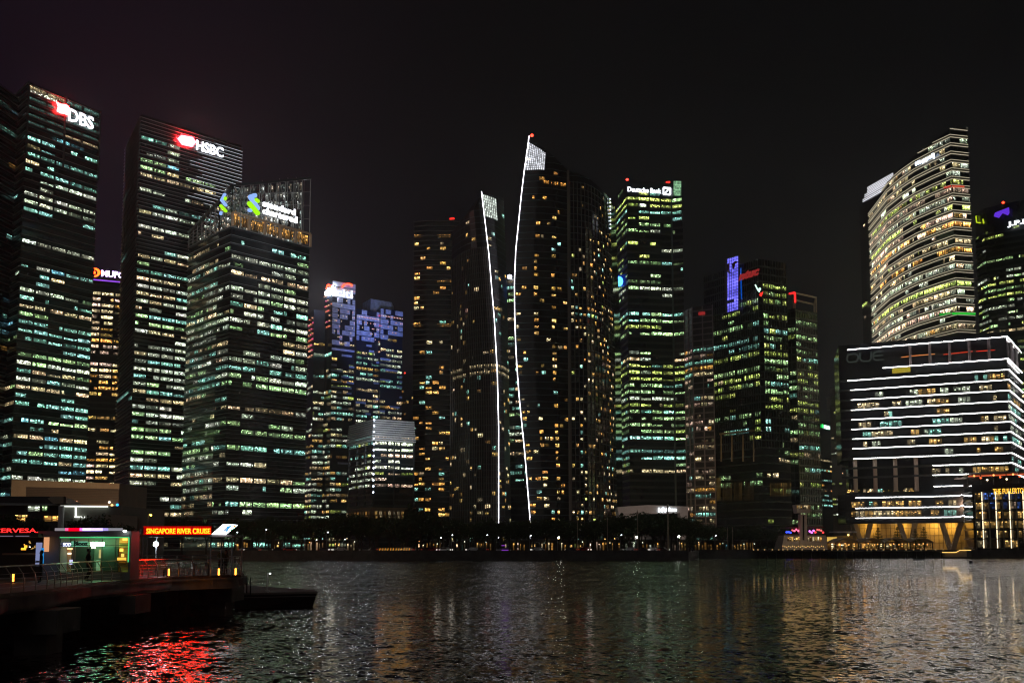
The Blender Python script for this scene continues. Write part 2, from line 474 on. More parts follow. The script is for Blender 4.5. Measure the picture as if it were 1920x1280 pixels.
mb.build('emblem_core', emit('sign_core', (1.0, .85, .75), 60), sg)
sign_text('DBS', f, (128, 226), (175, 241), 201.5, S_WHITE, sg, t.org, off=1.2, bold=.015)

# ---- tower with crescent emblem between the two
t = Tower('office_tower', 'amber lit office tower with crescent emblem sign, between two taller towers', [(140, 523), (240, 533)], 190, 4.2, seed=23, depth=40)
t.lit([dict(bw=10, dens=[(545, .4), (560, .9), (742, .95), (744, 0), (778, 0), (781, .95), (900, .9)], pal=[('amber', 4), ('warm', 4), ('orange', 2), ('peach', 2)], gain=.75)], wfrac=.62)
t.band(1.3, .4, BAND2); t.done()
f = t.fac[0]; sg = MB(t.org).build('sign', DARKM, t.root)
mb = t.mb()
arc = [(176 + 12 * math.sin(a), 511 - 8.5 * math.cos(a)) for a in [math.pi * k / 12 for k in range(13)]] + [(177 + 6 * math.sin(a), 511 - 5.5 * math.cos(a)) for a in [math.pi * (12 - k) / 12 for k in range(13)]]
for k in range(12):
    f.poly(mb, [arc[k], arc[k + 1], arc[24 - k], arc[25 - k]], 0, .6)
f.poly(mb, [(176, 508), (179, 509.5), (179, 513), (176, 514)], 0, .6)
mb.build('emblem', emit('sign_orange', (1.0, .05, .005), 12), sg)
sign_text('MUFG', f, (190, 518), (232, 522), 506, emit('sign_violet_white', (.62, .42, 1.0), 7.0), sg, t.org, off=0, bold=.03)
mb = t.mb(); f.poly(mb, [(172, 523), (238, 529), (238, 531), (172, 525)], -1, .5); mb.build('sign_ledge', emit('ledge_glow', (.35, .08, .9), 1.2), t.root)  # ledge is no lamp: the sign's violet glow is put into its emission

# ---- louvred tower with hexagon sign
t = Tower('office_tower', 'tall louvred tower with red hexagon and white letters below its roof', [(236, 277), (265, 214), (453, 273)], 245, 4.2, seed=31, depth=45)
dn = [(284, 0), (290, .8), (352, .85), (360, .25), (400, .3), (415, .9), (450, .7), (470, .45), (500, .8), (560, .95), (900, .85), (950, .6)]
t.lit([dict(bw=7, dens=[(400, .02), (600, .08), (950, .15)], pal=[('cool', 1)], gain=.14),
       dict(bw=9.5, dens=dn, pal=[('cool', 3), ('white', 5), ('green', 2), ('warm', 3), ('teal', .4)], gain=.55, skip=[(200, 330, .4, 1)])], wfrac=.6)
t.band(1.1, .3, BAND2)
t.band(.16, 1.0, LOUV, 'louvres', dz=1.0); t.band(.16, 1.0, LOUV, 'louvres', dz=3.1)
t.done()
f = t.fac[1]; sg = MB(t.org).build('sign', DARKM, t.root)
mb = t.mb(); f.poly(mb, [(332, 260), (340, 253.5), (361, 257.5), (367, 267), (360, 276), (341, 272)], 1.5, .5); mb.build('emblem', emit('sign_hex', (1.0, .015, .02), 80), sg)
mb = t.mb(); f.poly(mb, [(336, 260.5), (342, 256.5), (358, 259.5), (363, 267), (358, 273), (343, 269.5)], 2.1, .2); mb.build('emblem_core', _mats['sign_core'], sg)
sign_text('HSBC', f, (368, 281), (419, 290), 262, emit('sign_white_hot', (.85, .9, 1), 4), sg, t.org, off=1.5, bold=.02)
mb = t.mb()
FL = emit('louvre_glow', (.85, .92, 1.0), .75, False)
for k in range(26):          # louvre edges near the right-hand corner, light on them put in as emission
    z = 243 - k * 2.1
    s0 = .52 + .07 * math.sin(k * 1.3) + (.12 if k < 5 or k > 18 else 0)
    if k == 0: continue
    a = t.fp[1].lerp(t.fp[2], s0) + f.n * 1.1; b = t.fp[2] + f.n * 1.1
    if k > 22: b = t.fp[1].lerp(t.fp[2], .85) + f.n * 1.1
    mb.bar((a.x, a.y, z), (b.x, b.y, z), .16, .16)
mb.build('glowing_louvre_edges', FL, t.root)

# ---- tower with the glazed, slanting crown
t = Tower('office_tower', 'dark tower with glowing lattice crown and blue and green ribbon emblems', [(354, 463), (411, 434), (434, 424), (580, 463)], 170, 4.15, seed=41, depth=40)
dn = [(470, .0), (474, .95), (505, .5), (515, .5), (545, .85), (570, .95), (735, .95), (745, .2), (790, .3), (800, .7), (835, .45), (870, .75), (920, .6), (960, .45)]
pl = [('cool', 2.4), ('white', 4), ('green', 3.4), ('warm', 2.2)]
t.lit([dict(bw=6, dens=dn, pal=pl, gain=.32), dict(bw=6, dens=dn, pal=pl, gain=.32), dict(bw=9.5, dens=dn, pal=pl, gain=.62, same=1)], wfrac=.62)
t.band(1.1, .3, BAND2); t.band(.14, .8, LOUV, 'louvres', dz=.9); t.band(.14, .8, LOUV, 'louvres', dz=2.9, z1=120)
t.done()
LF, CF, RF = t.fac
p0, p1, p2, p3 = t.fp
zt = [z_at(p0.x, p0.y, 437), z_at(p1.x, p1.y, 377), z_at(p2.x, p2.y, 348), z_at(p3.x, p3.y, 334)]
TR = mat('crown_truss', (.24, .24, .22), .5)
mb = t.mb()
rg = random.Random(5)
ofs = Vector((0, 0, 0))
for i, (a, b, za, zb) in enumerate(((p0, p1, zt[0], zt[1]), (p1, p2, zt[1], zt[2]), (p2, p3, zt[2], zt[3]))):
    L = (b - a).length; n = max(1, round(L / 6.5)); nr = t.fac[i].n
    for off, w in ((0.0, .5), (-5.0, .35)):
        for k in range(n + 1):
            s = k / n; q = a.lerp(b, s) + nr * off; h = za + (zb - za) * s
            if h - 170 > 1: mb.bar((q.x, q.y, 170), (q.x, q.y, h), w)
            if k < n:
                q2 = a.lerp(b, (k + 1) / n) + nr * off; h2 = za + (zb - za) * (k + 1) / n
                m = 5
                for j in range(m + 1):
                    mb.bar((q.x, q.y, 170 + (h - 170) * j / m), (q2.x, q2.y, 170 + (h2 - 170) * j / m), w * .6)
                if off < 0 and h - 170 > 6:
                    for j in range(2):
                        zz = 170 + (h - 170) * (j / 2); z2 = 170 + (h2 - 170) * ((j + 1) / 2)
                        if rg.random() < .5: mb.bar((q.x, q.y, zz), (q2.x, q2.y, z2), w * .8)
                        else: mb.bar((q.x, q.y, z2), (q2.x, q2.y, zz), w * .8)
mb.build('crown_lattice', TR, t.root)
mb = t.mb()
for i, (a, b, za, zb, g) in enumerate(((p0, p1, zt[0], zt[1], .13), (p1, p2, zt[1], zt[2], .10), (p2, p3, zt[2], zt[3], .16))):
    L = (b - a).length; n = max(1, round(L / 2.2)); nr = t.fac[i].n
    for k in range(n):
        q = a.lerp(b, k / n + .004) - nr * 6; q2 = a.lerp(b, (k + .9) / n) - nr * 6
        h = za + (zb - za) * (k + .5) / n - 1; m = 7
        for j in range(m):
            z0_, z1_ = 170 + (h - 170) * (j + .06) / m, 170 + (h - 170) * (j + .92) / m
            if z1_ - z0_ < .5: continue
            gg = g * rg.choice((.05, .25, .6, 1, 1.8)) * (1.3 if j < 3 else .8)
            c = rg.choice(((.9, .9, .75), (.8, .85, .8), (1, .8, .6), (.6, .75, .7)))
            mb.face([(q.x, q.y, z0_), (q2.x, q2.y, z0_), (q2.x, q2.y, z1_), (q.x, q.y, z1_)], [(k * 2, 0), (k * 2 + 2, 0), (k * 2 + 2, 1), (k * 2, 1)], tuple(x * gg * 2.6 for x in c))
mb.build('crown_glazing', WIN, t.root, kind='stuff')
mb = t.mb()
for k in range(5):
    s0 = .02 + k * .195; a = p2.lerp(p3, s0) + RF.n * .3; b = p2.lerp(p3, s0 + .17) + RF.n * .3
    for j in range(9):
        q = a.lerp(b, j / 9 + .01); q2 = a.lerp(b, (j + 1) / 9 - .01)
        g = rg.uniform(.3, 1.6) * .6
        mb.face([(q.x, q.y, 171), (q2.x, q2.y, 171), (q2.x, q2.y, 176 + 3 * (rg.random() < .3)), (q.x, q.y, 176)], [(k * 40 + j * 2, 0), (k * 40 + j * 2 + 2, 0), (k * 40 + j * 2 + 2, 1), (k * 40 + j * 2, 1)], tuple(x * g for x in PAL['orange']))
mb.build('sky_terrace', WIN, t.root, kind='stuff')
mb = t.mb()
for k in range(6):
    a = p2.lerp(p3, k / 5) + RF.n * .8
    mb.box((a.x, a.y, 173.5), (1.2, 1.0, 7), math.atan2(RF.d.y, RF.d.x))
a = p2 + RF.n * .8; b = p3 + RF.n * .8
mb.bar((a.x, a.y, 177.3), (b.x, b.y, 177.3), 1.0, 1.0)
mb.build('terrace_frame', mat('lit_bronze', (.5, .34, .22), .5), t.root)
mb = t.mb(); a = p2; mb.bar((p0.x, p0.y, zt[0]), (p1.x, p1.y, zt[1]), 1.6); mb.bar((p1.x, p1.y, zt[1]), (p2.x, p2.y, zt[2]), 1.6); mb.bar((p2.x, p2.y, zt[2]), (p3.x, p3.y, zt[3]), 1.8, 1.2)
mb.build('crown_rim', BAND2, t.root)
sg = MB(t.org).build('sign', DARKM, t.root)
BLU = emit('sign_pale_blue', (.30, .50, 1.0), 1.1); GRN = emit('sign_lime', (.42, 1.0, .01), 1.1); BLB = emit('sign_glow_blue', (.0, .12, .6), 1.0)
def cap_band(mb, f, a, b, w, off, th=.5):
    a = Vector(a); b = Vector(b); d = (b - a).normalized(); n = Vector((-d.y, d.x)) * w / 2; P = []
    for c, s in ((b, 1), (a, -1)):
        for k in range(7):
            t_ = math.pi * k / 6 - math.pi / 2
            P.append(c + d * s * math.cos(t_) * w / 2 + n.normalized() * (s * math.sin(t_)) * w / 2)
    f.poly(mb, [tuple(p) for p in P], off, th)
for f, X, sx in ((RF, lambda x, y: (340 + x / 7.385, 320 + y / 7.385), 1), (CF, lambda x, y: (340 + x / 7.385, 320 + y / 7.385), 0)):
    if sx: e = [((1012, 345), (950, 365), 62), ((950, 365), (1052, 522), 62), ((938, 455), (1052, 590), 62), ((1030, 405), (1055, 425), 50), ((938, 548), (955, 552), 48)]
    else: e = [((607, 330), (565, 410), 36), ((565, 410), (622, 480), 38), ((556, 490), (620, 560), 40), ((617, 378), (612, 395), 34), ((556, 580), (552, 600), 34)]
    for (a, b, w), k in zip(e, (0, 0, 1, 1, 0)):
        mb = t.mb(); cap_band(mb, f, X(*a), X(*b), w / 7.385, 1.4 + .2 * k); mb.build('ribbon', (BLU, GRN)[k], sg)
sign_text('standard', RF, (492.5, 386.5), (554, 404), 374.5, S_WHITE_MID, sg, t.org, off=1.4, bold=.03)
sign_text('chartered', RF, (492.5, 400.5), (557, 419), 388, S_WHITE_MID, sg, t.org, off=1.4, bold=.03)

# ---- stepped tower with cladding panels
ax = Fac(pt_h(624, 525, 229), pt_h(666, 532.5, 229))
A0 = pt_h(624, 525, 229)
def on(u, v): return ax.pos(u, v)
LL = pt_h(609, 533, 229)
org = Vector((A0.x, A0.y + 15, GZ))
root = empty('office_tower', org, 'stepped tower clad in blue lit panels with white arched bank sign', 'tower')
out = []; rng = random.Random(77)
PAN = mat('cladding_panel', (.50, .55, .72), .5, noise=.3, nscale=.35)
vols = [((609, 533), (624, 525), (666, 532.5), 'sign'), ((577, 589), (589, 580), (610, 584), 'l'), (None, (669, 578), (711, 583), 'm'), ((705, 583), (714, 577), (755, 582), 'r')]
mbB = {}
rest = MB(org); lm = MB(org)
ddir = Vector((A0.x, A0.y, 0)).normalized()
for lf, c0, c1, nm in vols:
    offb = {'sign': 0, 'l': -14, 'm': -4, 'r': 0}[nm]
    fp = Fac(ax.A + ax.n * offb, ax.B + ax.n * offb)
    C = fp.pos(*c0); D = fp.pos(*c1); D.z = C.z; H = C.z
    pts = []
    if lf:
        Lp = pt_h(lf[0], lf[1], H); pts = [Lp, C, D]
    else: pts = [C, D]
    if nm == 'l': pts = [Lp, C, D]
    pl = [Vector((p.x, p.y)) for p in pts]
    mb = MB(org); loft(mb, lambda z: pl, [H] * len(pl), GZ, (ddir.x * 35, ddir.y * 35)); mb.build('facade', mat('blue_glass', (.015, .02, .035), .15, noise=.3, nscale=.05), root)
    segs = []
    for i in range(len(pl) - 1):
        left = lf and i == 0
        segs.append(dict(bw=(7 if left else 6.5), dens=[(640, .0), (645, .55), (700, .75), (790, .8), (960, .7)] if not left else [(600, .1), (700, .5), (950, .75)],
                         pal=[('warm', 3), ('white', 3), ('amber', 2.0), ('lime', 1.2), ('cool', 2)], gain=.42))
    lit_windows(rng, lambda z: pl, [H] * len(pl), GZ, 4.6, segs, out, wfrac=.56)
    if nm != 'l':     # pixel pattern of pale panels on the upper storeys, thinning out below
        a, b = pl[-2], pl[-1]; L = (b - a).length; nx = 9
        for k in range(int((H - 60) / 4.6)):
            z = H - 4.6 * (k + 1); v = proj((a.x, a.y, z))[1]
            lim = 655 if nm == 'sign' else 640
            if nm == 'sign' and v < 552: p = 1.0
            else: p = .62 if v < lim else max(.10, .38 - (v - lim) / 450)
            x = 0
            while x < nx:
                w = rng.choice((1, 1, 2)) if v < lim else rng.choice((2, 3, 4))
                w = min(w, nx - x)
                if rng.random() < p:
                    hh = 3.95 if v < lim else 1.7
                    q = a.lerp(b, x / nx); r = a.lerp(b, (x + w) / nx); n = fp.n * .5
                    pm = MB(org); npan = globals().get('npan', 0) + 1; pm.hexa([Vector(t_) for t_ in ((q.x, q.y, z), (q.x + n.x, q.y + n.y, z), (r.x + n.x, r.y + n.y, z), (r.x, r.y, z), (q.x, q.y, z + hh), (q.x + n.x, q.y + n.y, z + hh), (r.x + n.x, r.y + n.y, z + hh), (r.x, r.y, z + hh))])
                    if npan <= 100: pm.build('cladding_panel', PAN, root)
                    else: rest.v += pm.v; k0 = len(rest.v) - 24; rest.f += [[i_ + k0 for i_ in f_] for f_ in pm.f]; rest.uv += pm.uv; rest.c += pm.c
                x += w
            for j in range(14):
                if v < lim and ((k < 2) or rng.random() < .22) and k > 0:
                    q = a.lerp(b, (j + .5) / 14) + fp.n.to_2d() * .6
                    lm.box((q.x, q.y, z + 2.3), (.55, .3, .9), 0, tuple(c * 1.2 for c in rng.choice(((1, .45, .35), (1, .6, .75), (1, .8, .5)))))
    if lf:
        a, b = pl[0], pl[1]
        for k in range(1, 9):
            for j in range(9):
                if rng.random() < .4:
                    q = a.lerp(b, (j + .5) / 9); z = H - k * 4.6 - 2; n = (b - a).normalized(); nn = Vector((n.y, -n.x)) * .5
                    lm.box((q.x + nn.x, q.y + nn.y, z), (1.2, 1.2, .9), 0, tuple(c * .9 for c in rng.choice(((1, .25, .12), (1, .12, .3), (1, .5, .3)))))
place_windows(out, root, org)
rest.build('cladding_panel', PAN, root, kind='stuff'); lm.build('facade_lamps', LAMP, root, kind='stuff')
fb = Fac(ax.A - ax.n * 14, ax.B - ax.n * 14)
C = fb.pos(695, 560); D = fb.pos(734.5, 566.5); L_ = pt_h(680, 568, C.z)
mb = MB(org); pl = [L_, C, D]; loft(mb, lambda z: pl, [C.z] * 3, 190, (0, 22)); mb.build('penthouse', PAN, root)
sg = MB(org).build('sign', DARKM, root)
W14 = emit('sign_white_blaze', (.93, .95, 1), 170); W15 = emit('sign_white_front', (.93, .95, 1), 2.6)
sign_text('citi', ax, (630.5, 554.5), (661, 557.5), 540, W15, sg, org, off=2.0, bold=.01)
f2 = Fac(LL, A0)
sign_text('citi', f2, (609.5, 556), (623.5, 549), 543, W14, sg, org, off=1.2, bold=.06)
def arc_sign(f, cx, cy, rx, ry, sk, w, name='arch'):
    mb = MB(org); N = 12
    for k in range(N):
        a, b = math.pi * k / N, math.pi * (k + 1) / N
        P = lambda t_, g: (cx - rx * g * math.cos(t_), cy - ry * g * math.sin(t_) - sk * math.cos(t_))
        f.poly(mb, [P(a, 1), P(b, 1), P(b, 1 - w), P(a, 1 - w)], 1.2, .5)
    mb.build(name, emit('sign_arc_red', (1, .05, .015), 7), sg)
arc_sign(ax, 651, 537.5, 10, 6.5, -1.2, .26); arc_sign(f2, 618, 545, 6, 12, 3, .3)
for (u, v, w, c) in ((608, 648, 7, (1, .05, .25)), ):
    pass

# ---- low bright building in front of it
t = Tower('office_block', 'low bright office block with silver louvred crown and corner lamps', [(656, 797), (702, 784), (776, 789)], 75, 3.35, seed=51, depth=30)
t.lit([dict(bw=6, dens=[(822, 0), (824, .95), (925, .8), (927, 0)], pal=[('lime', 2), ('white', 3), ('cool', 2)], gain=.5),
       dict(bw=7.5, dens=[(822, 0), (824, .97), (915, .95), (918, 0)], pal=[('white', 4), ('peach', 2), ('lime', 1)], gain=.62)], wfrac=.62, sill=.15)
mb = t.mb()
for k in range(10): bands(mb, t.plan, t.ztop, [75 - 1.25 * (k + 1)], .75, .6 + .18 * k)
mb.build('louvred_crown', mat('silver_louvre', (.62, .63, .66), .35, metal=.2), t.root)
t.band(1.0, .3, BAND2, z1=62); t.posts(15, .8, .5, BAND2, 'piers', z1=62); 
crn = t.fp[1]
t.lamps([((crn.x, crn.y - 1.4, 74 - k * 3.35), (4, 4.6, 5.5)) for k in range(13)], 'corner_lamp', .55)
mb = t.mb(); bands(mb, t.plan, t.ztop, [GZ + 8], 15, 1.2); mb.build('podium', mat('brown_stone', (.30, .20, .12), .8), t.root)
mb = t.mb()
for i in range(2):
    A, B = t.fp[i], t.fp[i + 1]
    for k in range(9):
        q = A.lerp(B, (k + .1) / 9) + t.fac[i].n * 1.4; r = A.lerp(B, (k + .75) / 9) + t.fac[i].n * 1.4
        c = rng.choice((PAL['orange'], PAL['amber'], PAL['warm'])); g = rng.choice((.02, .05, .12))
        mb.face([(q.x, q.y, GZ + 10), (r.x, r.y, GZ + 10), (r.x, r.y, GZ + 21), (q.x, q.y, GZ + 21)], [(0, 0), (5, 0), (5, 1), (0, 1)], tuple(x * g for x in c))
mb.build('lobby_window', WIN, t.root, kind='stuff')
t.done()

# ---- dim block behind
t = Tower('office_tower', 'dim narrow tower with two red roof lamps behind the low bright block', [(753, 702), (781, 697)], 165, 3.6, seed=61, depth=30)
t.lit([dict(bw=4, dens=[(700, .06), (900, .15)], pal=WARMP, gain=.4, mode='resi')]); t.lamps([((t.fp[0].x + 3, t.fp[0].y, 166.5), (3, .1, .05)), ((t.fp[1].x - 2, t.fp[1].y, 166.5), (3, .1, .05))], 'beacon', .8); t.done()

# ---- balconied apartment tower
t = Tower('apartment_tower', 'dark apartment tower with amber lit balconies and red roof lamp', [(777, 414), (800, 412), (862, 413)], 215, 3.25, seed=71, depth=30, body=G_BLACK)
cf = dict(bw=4.6, dens=[(415, .0), (425, .12), (950, .34), (975, .15)], pal=[('orange', 5), ('amber', 3), ('cool', 1.4), ('warm', 1)], gain=.8, mode='resi', cols=(1.3, .5, 1.5, .3))
t.lit([cf, cf], wfrac=.6)
t.band(.5, 1.3, mat('balcony', (.10, .09, .085), .6), 'balconies')
mb = t.mb()
for v, s0, s1 in ((440, 0, .8), (607, 0, .9), (524, .35, 1)):
    f = t.fac[1]; a = t.fp[0].lerp(t.fp[2], s0) + f.n * 1.6; b = t.fp[0].lerp(t.fp[2], s1) + f.n * 1.6; z = z_at(a.x, a.y, v)
    for k in range(16):
        q = a.lerp(b, k / 16 + .004); r = a.lerp(b, (k + .8) / 16)
        g = rng.uniform(.2, .8)
        mb.face([(q.x, q.y, z - 2), (r.x, r.y, z - 2), (r.x, r.y, z), (q.x, q.y, z)], [(k * 5, 0), (k * 5 + 2, 0), (k * 5 + 2, 1), (k * 5, 1)], tuple(x * g for x in PAL['orange']))
mb.build('terrace_light', WIN, t.root); t.done()
mb = t.mb(); p = t.fac[1].pos(843, 410.5); q = t.fac[1].pos(852, 409.5); mb.bar(p, q, 1.0); mb.build('roof_light', emit('beacon_bar', (1, .03, .02), 1.6), t.root)

# ---- the two sail shaped towers
def sail(name, label, YL, YF, YR, uL, uF, uR, vts, ncl, ncr, bulL, bulR, seed, segs, depth=28):
    """uL/uF/uR: picture column as a function of row for left edge, fin and right edge; vts: top row of every column."""
    def plan(z):
        def col(tab, Y):
            v = 700
            for _ in range(4):
                u = interp(tab, v); x = (u - 960) / F * Y * 1.0
                v = proj((x, Y, z))[1]
            d = ray(interp(tab, v), v); return Vector((d.x * Y / d.y, Y))
        L = col(uL, YL) if uL else None; Fp = col(uF, YF); Rp = col(uR, YR)
        pts = []
        if uL:
            for k in range(ncl):
                s = k / ncl; p = L.lerp(Fp, s); p.y -= bulL * math.sin(math.pi * s) ; pts.append(p)
        for k in range(ncr + 1):
            s = k / ncr; p = Fp.lerp(Rp, s); p.y -= bulR * math.sin(math.pi * s); pts.append(p)
        return pts
    return plan
def along(pl, s):
    i = min(int(s), len(pl) - 2); return pl[i].lerp(pl[i + 1], s - i)
FIN = emit('fin_light', (.93, .90, 1.0), 7)
# short one
uF = [(362, 903), (420, 910), (480, 917), (540, 922), (600, 927), (700, 932.5), (800, 935), (970, 935)]
planA = sail('', '', 722, 690, 712, [(430, 848), (600, 846), (960, 843)], uF, [(370, 944), (500, 949), (600, 952), (960, 958)], None, 7, 2, 10, 4, 0, None)
zz = []
for i, v in enumerate([434, 424, 414, 405, 398, 392, 388, 363, 367, 371]):
    p = planA(180)[i]; zz.append(z_at(p.x, p.y, v))
t = Tower('apartment_tower', 'shorter sail shaped glass tower with a bright white edge line', None, max(zz), 3.5, seed=81, ztop=zz, plan=planA, rows=24, body=mat('bronze_glass', (.012, .011, .010), .3, spec=.25, noise=.3, nscale=.06), back=(0, 14))
lf = dict(bw=3.6, dens=[(420, .04), (520, .07), (640, .16), (690, .16), (700, .14), (950, .18)], pal=[('amber', 4), ('warm', 4), ('cool', 1.5)], gain=.55, mode='resi', gap=.14)
rf = dict(bw=4.2, dens=[(400, .06), (520, .08), (650, .15), (950, .16)], pal=[('warm', 3), ('amber', 3), ('cool', 1)], gain=.5, mode='resi')
t.lit([lf] * 7 + [rf] * 2, wfrac=.6)
t.band(.35, .2, BAND, 'floor_ledges')
zA = z_at(planA(100)[3].x, planA(100)[3].y, 706)
mb = t.mb()
for row in (0, 1):
    pl = planA(zA + row * 3.6)
    for i in range(9):
        A, B = pl[i], pl[i + 1]; n = Vector((B.y - A.y, A.x - B.x)).normalized() * .15
        m = max(1, round((B - A).length / 3.2))
        for k in range(m):
            if rng.random() < .15: continue
            q = A.lerp(B, (k + .12) / m) + n; r = A.lerp(B, (k + .88) / m) + n; g = rng.uniform(.15, .45) * (1.4 if i > 5 else 1)
            z = zA + row * 3.6
            mb.face([(q.x, q.y, z), (r.x, r.y, z), (r.x, r.y, z + 2.2), (q.x, q.y, z + 2.2)], [(k * 7, 0), (k * 7 + 3, 0), (k * 7 + 3, 1), (k * 7, 1)], tuple(x * g for x in PAL['warm']))
mb.build('sky_garden', WIN, t.root)
mb = t.mb()
for i in range(7):            # slender ribs up the curved side
    for s in (0, .33, .66):
        for k in range(12):
            z0_ = GZ + k / 12 * 165; z1_ = GZ + (k + 1) / 12 * 165
            a = planA(z0_); b = planA(z1_); q = a[i].lerp(a[i + 1], s); r = b[i].lerp(b[i + 1], s)
            mb.bar((q.x, q.y - .3, z0_), (r.x, r.y - .3, z1_), .45, .5)
mb.build('ribs', mat('rib_bronze', (.13, .115, .10), .5), t.root)
mb = t.mb(); P = []
for k in range(33):
    z = GZ + 6 + (zz[7] + 1 - GZ - 6) * k / 32; q = planA(z)[7]; P.append((q.x, q.y - .8, z))
mb.tube(P, .17, 6); mb.build('edge_light', FIN, t.root)
mb = t.mb()
for i in (7,):
    zb = z_at(planA(190)[7].x, planA(190)[7].y, 405)
    for a_ in range(7):
        for b_ in range(8):
            z = zb + (zz[8] - zb - 1) * b_ / 8; pl = planA(z); A, B = pl[7], pl[8].lerp(pl[9], .3)
            q = along(pl, 7 + 1.25 * a_ / 7 + .02); r = along(pl, 7 + 1.25 * (a_ + .8) / 7)
            n = Vector((B.y - A.y, A.x - B.x)).normalized() * .5; q = q + n; r = r + n; h = (zz[8] - zb) / 8 * .76
            g = rng.choice((.5, .8, 1.0, 1.3))
            mb.face([(q.x, q.y, z), (r.x, r.y, z), (r.x, r.y, z + h), (q.x, q.y, z + h)], None, (g * .85, g * .95, g * .85))
mb.build('lit_screen', LAMP, t.root, kind='stuff')
t.done()
# tall one
uF = [(258, 993), (320, 984), (370, 978), (420, 973), (470, 968), (530, 965.5), (590, 966), (650, 968), (700, 971), (750, 975), (850, 985), (975, 995)]
planB0 = sail('', '', 0, 700, 706, None, uF, [(318, 1063), (970, 1069)], None, 0, 3, 0, 4, 0, None)
planB1 = sail('', '', 0, 700, 742, None, [(318, 1068), (970, 1072)], [(370, 1142), (600, 1152), (970, 1157)], None, 0, 6, 0, 12, 0, None)
def ztops(plan, vs, z):
    r = []
    for p, v in zip(plan(z), vs): r.append(z_at(p.x, p.y, v))
    return r
zb0 = ztops(planB0, [259, 274, 293, 318], 235); zb1 = ztops(planB1, [321, 324, 330, 338, 348, 359, 371], 220)
t = Tower('apartment_tower', 'tall sail shaped tower with pointed white screen and curved light line', None, max(zb0), 3.65, seed=91, ztop=zb0, plan=planB0, rows=24, body=G_BLACK, back=(6, 30))
lf = dict(bw=3.4, dens=[(330, .04), (440, .08), (520, .24), (900, .26), (970, .2)], pal=[('orange', 5), ('amber', 3), ('cool', 1.3), ('warm', 2)], gain=.75, mode='resi', cols=(2.2, .8, .5), gap=.12)
t.lit([lf] * 3, wfrac=.5)
mb = t.mb(); P = []
for k in range(49):
    z = GZ + 5 + (zb0[0] + 1 - GZ - 5) * k / 48; q = planB0(z)[0]; P.append((q.x - .3, q.y - .8, z))
mb.tube(P, .17, 6); mb.build('edge_light', FIN, t.root)
mb = t.mb()
for a_ in range(10):
    for b_ in range(12):
        pl = planB0(235); A, B = pl[0], pl[1].lerp(pl[2], .35)
        s = a_ / 10; zb = z_at(A.x, A.y, 319.5); zt_ = zb0[0] + (zb0[1] - zb0[0]) * s * 1.35 - 2.5
        z = zb + (zt_ - zb) * b_ / 12; pl = planB0(z); A, B = pl[0], pl[1].lerp(pl[2], .35)
        q = along(pl, s * 1.4 + .01); r = along(pl, (s + .078) * 1.4); n = Vector((B.y - A.y, A.x - B.x)).normalized() * .5; q = q + n; r = r + n
        g = rng.choice((.6, .9, 1.1, 1.3))
        h = (zt_ - zb) / 12 * .84
        mb.face([(q.x, q.y, z), (r.x, r.y, z), (r.x, r.y, z + h), (q.x, q.y, z + h)], None, (g * .9, g * .92, g))
mb.build('lit_screen', LAMP, t.root, kind='stuff')
pl = planB0(225)[0:4]; mb = t.mb(); zz_ = z_at(pl[1].x, pl[1].y, 338)
for k in range(12):
    q = pl[1].lerp(pl[3], .1 + k / 14); r = pl[1].lerp(pl[3], .1 + (k + .72) / 14)
    if k in (3, 8): continue
    mb.face([(q.x, q.y - 1.2, zz_ - 2), (r.x, r.y - 1.2, zz_ - 2), (r.x, r.y - 1.2, zz_), (q.x, q.y - 1.2, zz_)], [(k * 9, 0), (k * 9 + 3, 0), (k * 9 + 3, 1), (k * 9, 1)], (.9, .38, .07))
mb.build('terrace_light', WIN, t.root)
t.done()
tall = t
mb = t.mb(); loft(mb, planB1, zb1, GZ, (6, 30), 12); mb.build('curved_wing', G_BLACK, t.root)
mb = t.mb(); bands(mb, planB1, zb1, [GZ + 3.65 * k for k in range(64)], .35, .2); bands(mb, planB0, zb0, [GZ + 3.65 * k for k in range(66)], .35, .2); mb.build('floor_ledges', BAND, t.root)
out = []; rw = dict(bw=3.1, dens=[(360, .07), (440, .18), (575, .22), (582, .8), (606, .8), (612, .28), (960, .3)], pal=[('amber', 5), ('warm', 4), ('orange', 2), ('cool', 1.2), ('lime', .6)], gain=.62, mode='resi', gap=.18)
lit_windows(t.rng, planB1, zb1, GZ, 3.65, [rw] * 6, out, wfrac=.5)
place_windows(out, t.root, t.org, name='room_light')
mb = t.mb(); a = planB1(100)[0]; pz = zb1[0]
for k in range(10):
    z0_ = GZ + (pz - GZ) * k / 10; z1_ = GZ + (pz - GZ) * (k + 1) / 10; q = planB1(z0_)[0]; r = planB1(z1_)[0]
    mb.bar((q.x - 1, q.y - 1.5, z0_), (r.x - 1, r.y - 1.5, z1_), 1.2, 1.2)
mb.build('rib', mat('rib_bronze', (.1, .09, .08), .5), t.root)
mb = t.mb()
for i in range(6):
    for s in (0, .5):
        for k in range(12):
            z0_ = GZ + k / 12 * 205; z1_ = GZ + (k + 1) / 12 * 205; a = planB1(z0_); b = planB1(z1_); q = a[i].lerp(a[i + 1], s); r = b[i].lerp(b[i + 1], s)
            mb.bar((q.x, q.y - .3, z0_), (r.x, r.y - .3, z1_), .4, .5)
mb.build('ribs', _mats['rib_bronze'], t.root)
t.lamps([((planB0(240)[0].x + 1.3, planB0(240)[0].y, zb0[0] + 1.5), (9, .3, .15))], 'beacon', .9)
q = planB1(210)[6]
t.lamps([((q.x + .6, q.y - 1, zb1[-1] - 1 - 2.2 * k), (2.2, 2.5, 2.8)) for k in range(9)], 'corner_lamp', .45)

